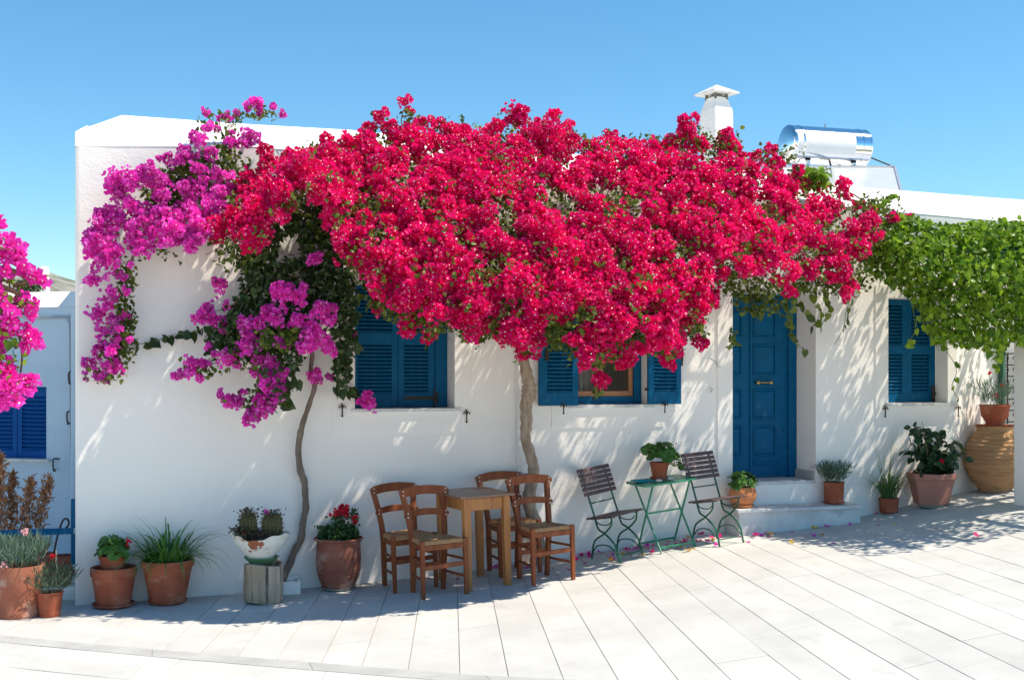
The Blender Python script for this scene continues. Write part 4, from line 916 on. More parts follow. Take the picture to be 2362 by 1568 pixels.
for pts, a, b_ in [([(690, 530, .35), (640, 460, .3), (575, 432, .2), (520, 428, .18), (440, 430, .16), (380, 470, .15), (320, 560, .15), (290, 660, .15), (285, 780, .14), (240, 860, .13)], .022, .006), ([(575, 432, .2), (540, 380, .14), (515, 320, .06), (500, 270, 0), (470, 256, 0)], .008, .003), ([(515, 320, .06), (540, 285, 0), (590, 262, -.02), (640, 262, -.02)], .005, .002), ([(715, 690, .3), (620, 760, .5), (540, 800, .42), (430, 855, .36)], .01, .003), ([(700, 720, .3), (650, 820, .55), (610, 920, .5), (570, 972, .46)], .01, .003), ([(715, 680, .3), (790, 720, .4), (800, 820, .3), (775, 890, .2)], .009, .003), ([(610, 890, .5), (560, 912, .46), (515, 912, .44)], .004, .002), ([(775, 880, .2), (800, 905, .14), (840, 920, .11)], .004, .003), ([(690, 640, .4), (600, 640, .5), (540, 700, .4), (475, 725, .3)], .008, .003)]:
    branch(mg, [wp(*q) for q in pts], a, b_, M['twig'])
# strands with single leaves
def leaf_me(name, t, m): return np_mesh(name, t[0], t[1], t[2], m, np.full(len(t[0]), random.Random(len(bpy.data.meshes)).uniform(.1, .9)), True)
IVYL = [leaf_me('leaf', t, M['ivy']) for t in HEART for _ in range(2)]; VL = [leaf_me('leaf', t, M['vleaf']) for t in HEART]; LIME = [leaf_me('leaf', t, M['limeleaf']) for t in HEART for _ in range(2)]
def strand(parent, pts, n, sz, lm, rng, stem=True, sm='stem'):
    p = smooth_path([wp(*q) for q in pts], 6)
    if stem: mb = MB(); mb.tube([q - parent.location for q in p], .0035, 5); mb.build('runner', M[sm], parent, True)
    for i in range(n):
        q = p[min(len(p) - 1, int((i + rng.random() * .6) / n * len(p)))]
        link('leaf', rng.choice(lm), parent, q - parent.location + Vector((rng.uniform(-.015, .015), rng.uniform(-.02, .01), rng.uniform(-.015, .01))),
             (R(90) + rng.uniform(-.7, .5), R(50) + rng.uniform(-.9, .9), rng.uniform(-1.2, 1.2)), rng.uniform(*sz))
strand(mg, [(480, 752, .3), (440, 766, .2), (400, 772, .1), (350, 788, .06), (308, 795, .05)], 13, (.06, .105), IVYL, r2)
strand(mg, [(790, 800, .35), (798, 850, .25), (775, 890, .18), (800, 902, .14), (815, 900, .1)], 16, (.07, .11), IVYL, r2)
strand(mg, [(645, 900, .5), (660, 920, .48), (655, 935, .46)], 6, (.07, .1), IVYL, r2)
strand(mg, [(590, 900, .5), (585, 935, .47), (570, 930, .46)], 6, (.06, .09), IVYL, r2)
strand(mg, [(560, 700, .5), (520, 780, .4), (480, 800, .38), (475, 815, .36)], 9, (.06, .10), IVYL, r2)
strand(mg, [(800, 650, .5), (818, 700, .45), (812, 770, .4), (820, 800, .35)], 12, (.07, .11), IVYL, r2)
strand(mg, [(690, 880, .5), (655, 880, .5)], 5, (.06, .09), IVYL, r2)
strand(cb, [(800, 560, .4), (815, 590, .35), (805, 625, .3), (790, 640, .3)], 6, (.06, .09), IVYL, r2)

# ---------------- bright magenta branches hanging into view close to the camera, at left
nb = thing('near_bougainvillea', 'bright magenta bougainvillea with large blooms hanging at the left edge before the shaded house', 'bougainvillea', (-3.1, -3.2, 0)); nb.location.z = 0
YN = 4.3
fsz = .056
VN = [clump_mesh(.085, 34, [M['hotpink'], M['speck']], fsz, 1, 200 + i) for i in range(5)]; VNs = [clump_mesh(.06, 17, [M['hotpink'], M['speck']], fsz, 1, 220 + i) for i in range(4)]
r3 = Clamped(55)
PN = [(-90, 650), (-10, 650), (20, 670), (28, 715), (60, 725), (25, 750), (45, 775), (62, 790), (50, 830), (62, 870), (45, 900), (15, 915), (-30, 905), (-90, 860)]
for (x, y) in sample(PN, 36, 19, r3): link('flower_cluster', r3.choice(VN), nb, wp(x - 24, y, YN + r3.uniform(-.12, .12)) - nb.location, (r3.uniform(-.5, .5), r3.uniform(-.5, .5), r3.uniform(-.7, .7)), r3.uniform(.6, .9))
for (x, y) in [(2, 512), (8, 540), (0, 560), (40, 558), (52, 580), (45, 600), (62, 605), (70, 620), (85, 632), (30, 590), (20, 620), (65, 690), (85, 700), (88, 720), (70, 705), (75, 775), (95, 780), (80, 790), (60, 760), (85, 885), (25, 930), (45, 925), (100, 640), (5, 640), (-20, 560)]:
    link('flower_cluster', r3.choice(VNs), nb, wp(x - 14, y, YN + r3.uniform(-.08, .08)) - nb.location, (r3.uniform(-.6, .6), r3.uniform(-.6, .6), r3.uniform(-3, 3)), r3.uniform(.5, .72))
P = [wp(r3.gauss(5, 30), r3.gauss(760, 80), YN + r3.uniform(-.15, .15)) for _ in range(150)] + [wp(r3.gauss(50, 25), 640 + r3.gauss(0, 8), YN) for _ in range(14)] + [wp(105 + r3.gauss(0, 8), 640 + r3.gauss(0, 4), YN) for _ in range(7)]
leaf_cloud('foliage', nb, P, LEAF, (.03, .05), M['limeleaf'], rs); tag(nb.children[-1], kind='stuff')
mb = MB(); mb.tube([Vector((0, 0, 0)), (.1, 0, 1.0), (.25, -.3, 2.2), (.5, -.6, 2.9)], [.06, .05, .045, .03], 9, True, .06); mb.build('trunk', M['bark'], nb, True)
Tn = nb.location + Vector((.5, -.6, 2.9))
for q in [[(-80, 560), (0, 540)], [(-60, 600), (30, 660), (115, 635)], [(-60, 640), (10, 720), (50, 800), (40, 915)], [(-50, 640), (-20, 760), (-10, 900)], [(-20, 610), (20, 600), (48, 560)], [(-10, 700), (50, 720), (90, 715)], [(0, 760), (60, 780), (95, 780)]]:
    branch(nb, ([Tn] if q[0][0] < -40 else []) + [wp(a, b_, YN) for a, b_ in q], .014 if q[0][0] < -40 else .006, .003, M['twig'])

# ---------------- vine pergola at right
pg = thing('vine_pergola', 'blue beamed pergola on a white pillar at the right edge', 'pergola', (8.05, -1.1, g(8.05)))
zb_ = 2.98
o_ = pg.location
mb = MB(); mb.box(.16, .50, -.12, .22, -.1, zb_ - g(8.05) - .105); mb.build('pillar', M['plaster'], pg, bevel=.02)
mb = MB(); mb.box(-.2, 3.4, -.05, .05, zb_ - o_.z - .1, zb_ - o_.z); mb.build('beam', M['blue'], pg)
for i in range(7):
    x = -.05 + i * .5; mb = MB(); mb.box(x, x + .05, -1.25, 1.03, zb_ - o_.z + .001, zb_ - o_.z + .06); mb.build('rafter', M['blue'], pg)
vn = thing('green_vine', 'bright green leafy vine covering the pergola at right beside the crimson flowers', 'vine', (9.3, -.15, g(9.3)))
mb = MB(); mb.tube(smooth_path([(0, 0, -.05), (.05, -.1, .7), (-.1, -.2, 1.3), (-.2, -.5, 1.75)], 5), .035, 9, True, .08); mb.build('trunk', M['barkdark'], vn, True)
PV = [(1985, 600), (2010, 545), (2040, 505), (2075, 500), (2110, 497), (2150, 512), (2200, 522), (2240, 512), (2300, 508), (2361, 512), (2480, 520), (2560, 700), (2480, 830), (2361, 800), (2330, 790), (2300, 835), (2265, 800), (2220, 800), (2180, 790), (2160, 800), (2140, 760), (2105, 690), (2060, 660), (2020, 640)]
def vdepth(x, y): 
    a, b_ = span(PV, x); t = (y - a) / max(60, b_ - a)
    return lerp_tab([(1985, .4), (2100, .9), (2250, 1.6), (2361, 2.0), (2560, 2.2)], x) * lerp_tab([(0, .55), (.35, 1), (1, .8)], t)
r4 = Clamped(77); near = []; rest = []
n = 0
while n < 8200:
    x, y = r4.uniform(1985, 2560), r4.uniform(495, 840)
    if not inside(PV, x, y): continue
    a, b_ = span(PV, x)
    if (y - a) / (b_ - a) > .72 and r4.random() < .2: continue
    d0 = vdepth(x, y); f = r4.random() ** .6
    P_ = wp(x, y, max(.06, d0 * (.25 + .75 * f) + r4.uniform(-.05, .05))); n += 1
    (near if f > .93 and len(near) < 270 and x < 2361 else rest).append(P_)
# leaves lying over the top of the pergola
for _ in range(700): rest.append(Vector((r4.uniform(7.7, 11.3), -2.1 + r4.gauss(0, .16), zb_ + r4.uniform(-.2, .16))))
for _ in range(3600): rest.append(Vector((r4.uniform(7.55, 11.3), r4.uniform(-2.45, .0), zb_ + .05 + abs(r4.gauss(0, .08)))))
leaf_cloud('foliage', vn, rest, HEART, (.034, .062), M['limeleaf'], rs, (.1, -.35, .75), 1.0, True); tag(vn.children[-1], kind='stuff')
for P_ in near:
    link('leaf', r4.choice(LIME), vn, P_ - vn.location, (R(65) + r4.uniform(-.6, .5), r4.uniform(-.6, .6) + R(50), r4.uniform(-1.6, 1.6)), r4.uniform(.036, .066))
for pts, n in [([(2170, 790, .7), (2205, 850, .5), (2195, 890, .4), (2210, 920, .35)], 5), ([(2100, 690, .6), (2110, 760, .5), (2085, 800, .5)], 6), ([(2270, 800, 1.0), (2300, 835, .95), (2290, 850, .95)], 6), ([(2120, 730, .7), (2150, 780, .7), (2170, 800, .7)], 8)]:
    strand(vn, pts, n, (.05, .085), LIME, r4)
VL2 = [leaf_me('leaf', t, M['vleaf']) for t in HEART for _ in range(2)]
# runners hanging over the door
for pts, n in [([(1800, 660, .6), (1815, 705, .55), (1820, 750, .5), (1835, 790, .45)], 14), ([(1850, 660, .6), (1880, 690, .5), (1888, 730, .4), (1868, 760, .35)], 12), ([(1880, 640, .6), (1905, 690, .5), (1910, 720, .4), (1892, 752, .35)], 8), ([(1960, 690, .45), (1950, 725, .35), (1945, 755, .3), (1925, 795, .2)], 7), ([(1830, 690, .5), (1855, 720, .45), (1870, 735, .4)], 7), ([(1730, 680, .7), (1760, 690, .65), (1790, 700, .6)], 8), ([(1850, 650, .65), (1830, 690, .6), (1815, 740, .55)], 9), ([(1835, 790, .4), (1858, 810, .35), (1850, 800, .33)], 3)]:
    strand(cb, pts, n, (.045, .078), VL2, r4)
strand(vn, [(2010, 480, .3), (2045, 455, .25), (2060, 450, .2)], 9, (.05, .08), LIME, r4); strand(vn, [(2070, 500, .4), (2030, 490, .3), (2000, 470, .3)], 8, (.05, .08), LIME, r4)
# lime leaves behind the crimson crown at its right
P = [wp(1870 + r4.gauss(0, 24), 410 + r4.gauss(0, 12), .12 + r4.uniform(-.1, .15)) for _ in range(150)]
leaf_cloud('top_foliage', vn, P, HEART, (.05, .09), M['limeleaf'], rs, (.1, -.45, .7), .8, True); tag(vn.children[-1], kind='stuff')
br = branch(vn, [vn.location + Vector((-.2, -.5, 1.75)), wp(2200, 560, .5), wp(2050, 500, .3), wp(1950, 440, .12), wp(1850, 415, .08)], .015, .004, M['twig'])
#@@OBJ
# ================================================================== OBJECTS
VD = Vector((SP, CP, 0))                      # level direction of view
def base_at(px, py, r, z=None):
    if z is None: p = gp(px, py)
    else:
        d_ = Vector(ray(px, py)); p = Vector(CAM) + d_ * ((z - CAM[2]) / d_.z)
    p = p + VD * r
    if z is None: p.z = g(p.x) + .003
    return p
def pot(parent, prof, m, soil_r, soil_z, n=40, name='pot', z0=0, fn=None, ph=0):
    mb = MB(); mb.lathe(prof, n, (0, 0, z0), True, False, fn, ph); o = mb.build(name, m, parent, True)
    if soil_r: 
        mb = MB(); k = 14; mb.lathe([(soil_r, soil_z), (soil_r * .6, soil_z + .012), (.005, soil_z + .018)], 20, (0, 0, z0), False, True); mb.build('soil', M['soil'], parent, True)
    return o
def flower_pot(parent, rt, rb, h, m, z0=0, rim=.05, name='pot', soil=True, t=.012):
    prof = [(rb, 0), (rb + (rt * .93 - rb) * .5, (h - rim) * .5), (rt * .93, h - rim), (rt * .935, h - rim + .002), (rt, h - rim + .006), (rt, h - .006), (rt - .004, h), (rt - t * 1.5, h), (rt - t * 2, h - .01), (rt * .85, h - rim * 1.2)]
    return pot(parent, prof, m, rt * .88 if soil else 0, h - rim * .6, z0=z0, name=name)
def saucer(parent, r, m, h=.03, z0=0, name='saucer'):
    mb = MB(); mb.lathe([(r * .86, 0), (r, h * .5), (r + .004, h), (r - .006, h), (r * .8, h * .35), (.01, h * .35)], 36, (0, 0, z0), True, True); return mb.build(name, m, parent, True)
# geranium leaf: scalloped round blade with a notch
def ger_t(rg):
    n = 15; vs = [(.12, 0, -.05)]; 
    for i in range(n + 1):
        a = R(25) + (2 * math.pi - R(50)) * i / n; rr = .5 * (1 + .09 * math.cos(a * 7 + rg.uniform(-.3, .3)))
        vs.append((.12 - rr * math.cos(a), rr * math.sin(a), .07 * math.cos(a * 3) + .10 * rr))
    return tmpl(vs, [(0, i, i + 1) for i in range(1, n + 1)])
rg = random.Random(8); GER = [leaf_me('leaf', ger_t(rg), M['geranium']) for _ in range(5)]
HIB = [leaf_me('leaf', leaf_t(.38, .08, .15), M['hibiscus']) for _ in range(3)]; ROSE = [leaf_t(.38, .1, .15)]
def dome_leaves(parent, c, rad, n, meshes, size, rng, flat=.8, stem='stem', sink=.2, droop=.3):
    mb = MB(); c = Vector(c)
    for i in range(n):
        u = rng.random(); a = rng.uniform(0, 6.283); z = 1 - u * 1.25; h = math.sqrt(max(0, 1 - z * z)); f = rng.uniform(.72, 1.05)
        d_ = Vector((h * math.cos(a), h * math.sin(a), z)); p = c + Vector((d_.x * rad, d_.y * rad, d_.z * rad * flat)) * f
        nrm = (d_ + Vector((rng.uniform(-.5, .5), rng.uniform(-.5, .5) - .3, .7 + rng.uniform(-.2, .4)))).normalized()
        q = nrm.to_track_quat('Z', 'Y') @ Quaternion((0, 0, 1), rng.uniform(0, 6.28))
        o = link('leaf', rng.choice(meshes), parent, p); o.rotation_euler = q.to_euler(); s_ = rng.uniform(*size); o.scale = (s_, s_, s_)
        b0 = c + Vector((rng.uniform(-.02, .02), rng.uniform(-.02, .02), -rad * flat * sink)); mb.tube([b0, b0.lerp(p, .6) + Vector((0, 0, .01)), p], .0022, 4, False)
    mb.build('stems', M[stem], parent); tag(parent.children[-1], kind='stuff')
def flower_head(parent, p, r, n, m, size, rng, name='flower', sk=None):
    pos = np.array([Vector(p) + Vector((rng.gauss(0, r), rng.gauss(0, r), rng.gauss(0, r * .7))) for _ in range(n)])
    nr = rs.normal(size=(n, 3)) + np.array([0, -.6, .6])
    return link(name, scatter(name, FLO, pos, frames(nr, rs), rs.uniform(size * .7, size * 1.1, n), rs.uniform(0, 1, n), [m, m], rs), parent)
# grass blades: arching strips, a few shared shapes
def blade_mesh(m, L, wd, arch, name='blade', seg=7):
    vs = []; x = z = 0; a = R(88); 
    for i in range(seg + 1):
        t = i / seg; ww = wd * (1 - t ** 2.2) * .5 + .0004
        vs += [(x, -ww, z), (x, 0, z - ww * .35), (x, ww, z)]
        a2 = R(86) - arch * t ** 1.3; x += math.cos(a2) * L / seg; z += math.sin(a2) * L / seg
    fs = []
    for i in range(seg):
        b_ = i * 3; fs += [(b_, b_ + 3, b_ + 4), (b_, b_ + 4, b_ + 1), (b_ + 1, b_ + 4, b_ + 5), (b_ + 1, b_ + 5, b_ + 2)]
    t = tmpl(vs, fs); return np_mesh(name, t[0], t[1], t[2], m, np.repeat(np.linspace(.2, .9, seg + 1), 3), True)
def tuft(parent, c, n, shapes, rb, rng, k=(.7, 1.1), lean=.35):
    for _ in range(n):
        a = rng.uniform(0, 6.283); r_ = rb * math.sqrt(rng.random())
        link('blade', rng.choice(shapes), parent, Vector(c) + Vector((r_ * math.cos(a), r_ * math.sin(a), 0)), (rng.uniform(-.12, .12), rng.uniform(-.1, lean), a + rng.uniform(-.7, .7)), rng.uniform(*k))
def needle_tuft(parent, c, n, L, rb, m, rng, spread=.7, wd=.004, name='foliage', droop=0):
    blades = [leaf_t(.05, .02, .05 + droop)]
    pos = []; nr = []; up = []; sc = []
    for _ in range(n):
        a = rng.uniform(0, 6.283); r_ = rb * math.sqrt(rng.random()); s_ = rng.random() * spread
        stem_d = Vector((math.cos(a) * s_, math.sin(a) * s_, 1)).normalized(); t = rng.uniform(.15, 1.0) * L
        p = Vector(c) + Vector((r_ * math.cos(a), r_ * math.sin(a), 0)) + stem_d * t
        d_ = (stem_d + Vector((rng.gauss(0, .35), rng.gauss(0, .35), rng.gauss(.1, .25)))).normalized()
        u = d_.cross(Vector((rng.gauss(0, 1), rng.gauss(0, 1), rng.gauss(0, 1)))).normalized()
        pos.append(p); nr.append(u); up.append(d_); sc.append(rng.uniform(.5, 1) * L * .42)
    me = scatter(name, blades, np.array(pos), frames(np.array(nr), rs, np.array(up)), np.array(sc), rs.uniform(0, 1, n), m, rs)
    return tag(link(name, me, parent), kind='stuff')
ro = random.Random(101)

# --- pots in front of the house, left to right
S = lambda px, yd=.3: 2750 / ((wp(px, 1000, yd).x - CAM[0]) * SP + (-yd - CAM[1]) * CP)   # pixels per metre there
t = thing('potted_carnation', 'large terracotta pot of silver leaved carnations with pale pink blooms at bottom left', 'potted plant', base_at(22, 1430, .17), rz=.3)
rt = 56 / S(25, .5)
pot(t, [(rt * .88, .0), (rt * .90, .05), (rt * .885, .055), (rt * .93, .17), (rt * .94, .175), (rt * .96, .29), (rt * 1.0, .375), (rt * .98, .39), (rt * .90, .385), (rt * .86, .34)], M['terra2'], rt * .87, .35)
needle_tuft(t, (0, 0, .34), 900, .24, rt * .75, M['silver'], ro, .6)
for dx_, h_ in ((.04, .29), (-.02, .27), (-.12, .24), (.075, .26)):
    P_ = Vector((dx_, -.05, .34 + h_)); mb = MB(); mb.tube([(dx_ * .6, -.03, .34), P_ * .98], .002, 5); mb.build('flower_stem', M['stem'], t)
flower_head(t, (.04, -.05, .635), .012, 12, M['pinkpetal'], .028, ro); flower_head(t, (-.13, -.14, .42), .016, 12, M['pinkpetal'], .025, ro)
t = thing('potted_carnation', 'small terracotta pot of thin green carnation leaves with a stake and one dark red bloom', 'potted plant', base_at(106, 1425, .075), rz=1)
rt = 31 / S(105, .45)
flower_pot(t, rt, rt * .74, .185, M['terra'], rim=.01); saucer(t, rt * .76, M['terra'], .018)
needle_tuft(t, (0, 0, .17), 560, .20, rt * .7, M['rosemary'], ro, 1.3, droop=.1); 
mb = MB(); mb.tube([Vector((.05, -.02, .15)), (.075, -.0, .49)], .006, 7); mb.build('stake', M['bamboo'], t)
mb = MB(); mb.tube([Vector((.03, 0, .17)), (.03, .03, .30), (.055, .01, .44)], .0018, 5); mb.build('flower_stem', M['stem'], t)
flower_head(t, (.045, .01, .445), .008, 9, M['red'], .024, ro)

P_ = base_at(246, 1408, .16)
t = thing('empty_pot', 'wide terracotta pot on a saucer holding the smaller geranium pot', 'pot', P_)
rt = 52 / S(246); saucer(t, rt * .90, M['terra'], .032); flower_pot(t, rt, rt * .74, .30, M['terra'], z0=.014, rim=.07, soil=True)
t2 = thing('potted_geranium', 'small geranium pot set inside the wider terracotta pot at left, few red flowers', 'potted plant', P_ + Vector((-.005, 0, .282)))
r2_ = 32 / S(246); flower_pot(t2, r2_, r2_ * .76, .125, M['terra'], rim=.03); dome_leaves(t2, (-.0, -.02, .16), .125, 46, GER, (.06, .095), ro, .95)
flower_head(t2, (.115, -.06, .235), .012, 9, M['red'], .022, ro); flower_head(t2, (.11, -.06, .205), .008, 5, M['red'], .02, ro)
t = thing('potted_grass', 'terracotta pot of long arching green grass between the geranium and the tree stump', 'potted plant', base_at(372, 1400, .17))
rt = 60 / S(372); saucer(t, rt * .72, M['terra'], .03); flower_pot(t, rt, rt * .67, .335, M['terra'], z0=.012, rim=.055)
SH = [blade_mesh(M['grass'], L_, w_, a_) for L_, w_, a_ in ((.42, .015, 1.6), (.36, .016, 2.2), (.46, .014, 1.3), (.32, .014, 2.6), (.40, .014, 1.0), (.52, .014, 2.2))]
tuft(t, (0, 0, .31), 225, SH, rt * .7, ro, (.62, 1.12), 1.0)

P_ = base_at(598, 1396, .15)
t = thing('stump', 'weathered grey tree stump carrying the cactus bowl', 'stump', P_)
rs_ = 47 / S(598); hs = .305
rr_ = random.Random(2); lob = [rr_.uniform(0, 6.28) for _ in range(4)]
def stf(r_, z, a):
    q = (abs(math.cos(a)) ** 3.2 + abs(math.sin(a)) ** 3.2) ** (-1 / 3.2)
    cr = sum(math.exp(-((((a - b_ + math.pi) % (2 * math.pi)) - math.pi) / .032) ** 2) for b_ in [c_ + .10 * math.sin(z * 17 + c_ * 3) for c_ in (4.05, 4.72, 5.3, 3.6, 1.0, 2.2, 5.75)])
    return r_ * q * .93 * (1 + .03 * math.sin(3 * a + z * 4) + .02 * math.sin(7 * a + 2)) - .010 * cr, z + .012 * math.sin(2 * a)
mb = MB(); mb.lathe([(rs_ * .86, 0), (rs_ * .98, .025), (rs_ * 1.0, .1), (rs_ * .97, .2), (rs_ * .98, hs - .02), (rs_ * .95, hs), (rs_ * .5, hs + .001), (.004, hs)], 96, (0, 0, 0), True, True, stf); mb.build('log', M['stump'], t, True)
t2 = thing('green_dish', 'shallow green dish under the cracked white cactus bowl', 'dish', P_ + Vector((-.015, 0, hs + .014)), rz=.0)
rd = 39 / S(598); mb = MB(); mb.lathe([(rd * .72, 0), (rd, .036), (rd * 1.0, .042), (rd * .95, .042), (rd * .68, .012), (.01, .012)], 36, (0, 0, 0), True, True); mb.build('dish', [M['greenglaze']], t2, True)
t3 = thing('cactus_bowl', 'cracked whitewashed bowl with two round cacti on the stump', 'potted plant', P_ + Vector((-.02, 0, hs + .03)))
rb = 67 / S(598)
def brk(r_, z, a):
    if z > .17: z -= .034 * math.exp(-((a - 4.3) / .45) ** 2) + .012 * max(0, math.sin(3 * a)) + .006 * math.sin(11 * a) - .03 * math.exp(-((a - 3.25) / .14) ** 2)
    return r_, z
mb = MB(); mb.lathe([(rd * .66, 0), (rd * .78, .026), (rd * .84, .045), (rb * .76, .11), (rb * .90, .16), (rb, .218), (rb * .97, .218), (rb * .86, .14)], 64, (0, 0, 0), True, False, brk); mb.build('bowl', M['whitewash'], t3, True)
mb = MB(); mb.lathe([(rb * .90, .165), (rb * .5, .195), (.005, .21)], 24, (0, 0, 0), False, True); mb.build('soil', M['soil'], t3, True)
for (x, y, h_, r_) in ((-.10, -.03, .215, .064), (.085, -.035, .20, .075)):
    def rib(r0, z, a): return r0 * (1 + .10 * math.cos(a * 13)), z
    mb = MB(); mb.lathe([(r_ * .8, -.01), (r_ * .98, h_ * .2), (r_, h_ * .45), (r_ * .93, h_ * .7), (r_ * .7, h_ * .9), (r_ * .3, h_ * .99), (.003, h_)], 78, (x, y, .175), True, True, rib); mb.build('cactus', M['cactus'], t3, True)
    mb = MB()
    for k in range(13):
        a = 2 * math.pi * k / 13
        for z, f in ((.25, 1), (.4, 1.02), (.55, 1.0), (.7, .95), (.84, .82), (.93, .62)):
            p = Vector((x + math.cos(a) * r_ * f * 1.07, y + math.sin(a) * r_ * f * 1.07, .175 + h_ * z))
            for _ in range(7):
                e = p + Vector((math.cos(a) + ro.uniform(-.8, .8), math.sin(a) + ro.uniform(-.8, .8), ro.uniform(-.6, 1))) * .019; s_ = Vector((.0012, 0, .0012)); mb.add([p - s_, p + s_, e], [(0, 1, 2)])
    mb.build('spines', M['dried'], t3); tag(t3.children[-1], kind='stuff')
    P = [Vector((x + ro.gauss(0, r_ * .6), y + ro.gauss(0, r_ * .6), .175 + h_ * ro.uniform(.86, 1.12))) for _ in range(80)] + [Vector((x + r_ * ro.choice((-1, 1)) * ro.uniform(.85, 1.1), y - .02, .175 + h_ * ro.uniform(.2, .9))) for _ in range(26)]; pos = np.array(P)
    me = scatter('withered_buds', LEAF, pos, frames(rs.normal(size=pos.shape), rs), rs.uniform(.014, .03, len(P)), rs.uniform(0, 1, len(P)), M['succulent'], rs); tag(link('withered_buds', me, t3), kind='stuff')
P = np.array([(ro.uniform(-.20, .15), ro.uniform(-.17, .0), .20 + ro.uniform(0, .045)) for _ in range(260)] + [(-.165 + ro.gauss(0, .035), -.07 + ro.gauss(0, .04), .235 + abs(ro.gauss(0, .022))) for _ in range(170)])
me = scatter('small_succulents', LEAF, P, frames(rs.normal(size=P.shape) + np.array([0, 0, .6]), rs), rs.uniform(.014, .03, len(P)), rs.uniform(0, 1, len(P)), M['succulent'], rs); tag(link('small_succulents', me, t3), kind='stuff')
flower_head(t3, (.03, -.05, .385), .010, 6, M['magenta'], .024, ro); flower_head(t3, (-.14, -.12, .225), .006, 3, M['red'], .02, ro)
# white block at the foot of the thin trunk
p = gp(668, 1371); t = thing('block', 'little whitewashed trough at the foot of the thin vine trunk', 'block', (p.x, p.y + .09, g(p.x)))
mb = MB(); a = .088; mb.box(-a, a, -.085, -.065, 0, .105); mb.box(-a, a, .065, .085, 0, .125); mb.box(-a, -a + .02, -.0645, .0645, 0, .105); mb.box(a - .02, a, -.0645, .0645, 0, .115); mb.box(-a + .0205, a - .0205, -.0645, .0645, 0, .07); mb.build('trough', M['plaster'], t, bevel=.004)
# urn with red roses
P_ = base_at(774, 1367, .16); t = thing('potted_rose', 'tall clay urn with raised ring and wave relief holding a red rose bush', 'potted plant', P_)
ru = 58 / S(773); hu = .425; saucer(t, ru * .68, M['saucergrey'], .022)
prof = [(ru * .62, .012), (ru * .66, .03), (ru * .80, .10), (ru * .87, .17), (ru * .90, .26), (ru * .885, .34), (ru * .87, hu - .035), (ru * .9, hu - .02), (ru * .99, hu - .008), (ru * 1.0, hu), (ru * .97, hu + .006), (ru * .90, hu), (ru * .84, hu - .05)]
pot(t, prof, M['urn'], ru * .86, hu - .035)
def on_urn(a, z): return Vector((math.cos(a) * lerp_tab([(q[1], q[0]) for q in prof[:7]], z), math.sin(a) * lerp_tab([(q[1], q[0]) for q in prof[:7]], z), z))
mb = MB(); A = R(268)
for z in (.150, .185, .125): mb.tube([on_urn(2 * math.pi * i / 48, z) for i in range(49)], .0035, 5, False)
mb.tube([on_urn(2 * math.pi * i / 96, .165 + .010 * math.sin(i * 96 / 96 * .8)) for i in range(97)], .0035, 5, False)
mb.tube([on_urn(A + .17 * math.cos(q * .3927), .268 + .030 * math.sin(q * .3927)) for q in range(17)], .0045, 5, False)
mb.tube([on_urn(A + .09 * math.cos(q), .268 + .016 * math.sin(q)) for q in [R(60) - R(300) * i / 10 for i in range(11)]], .004, 5, False); mb.tube([on_urn(A, .272), on_urn(A, .305)], .004, 5); mb.build('relief', M['urn'], t, True)
P = []
for _ in range(760):
    a = ro.uniform(0, 6.28); q = ro.random() ** .5; z = ro.random(); P.append(t.location + Vector((math.cos(a) * q * (.19 - .04 * z), math.sin(a) * q * (.17 - .04 * z), hu - .04 + z * .21 * (1 - .4 * q))))
P += [t.location + Vector((-.10 - .1 * ro.random() + ro.gauss(0, .012), -.05, hu + .10 + ro.gauss(0, .015))) for _ in range(26)] + [t.location + Vector((.10 + .06 * ro.random(), -.04 + ro.gauss(0, .02), hu + .05 + ro.uniform(0, .2))) for _ in range(60)]
P += [t.location + Vector((.02 + ro.gauss(0, .045), ro.gauss(0, .04), hu + .17 + ro.gauss(0, .03))) for _ in range(90)]
leaf_cloud('foliage', t, P, ROSE, (.022, .042), M['roseleaf'], rs, (0, -.4, .7)); tag(t.children[-1], kind='stuff')
mb = MB()
for e in ((.02, -.02, .24), (.05, 0, .26), (.12, -.03, .18), (-.06, 0, .16), (-.18, -.05, .10), (.09, .02, .14)): mb.tube([Vector((e[0] * .3, 0, hu - .03)), Vector((e[0] * .8, e[1], hu + e[2] * .6)), Vector((e[0], e[1], hu + e[2]))], .003, 5)
mb.build('stems', M['stem'], t)
for q, n_, r_ in (((.0, -.06, hu + .215), 15, .02), ((.045, -.05, hu + .225), 14, .018), ((.05, -.03, hu + .255), 12, .018), ((-.035, -.06, hu + .205), 8, .012), ((.05, -.07, hu + .195), 9, .012), ((.125, -.05, hu + .165), 8, .010), ((.13, -.06, hu + .14), 5, .009), ((.02, -.02, hu + .26), 6, .01)): flower_head(t, q, r_, n_, M['red'], .032, ro)

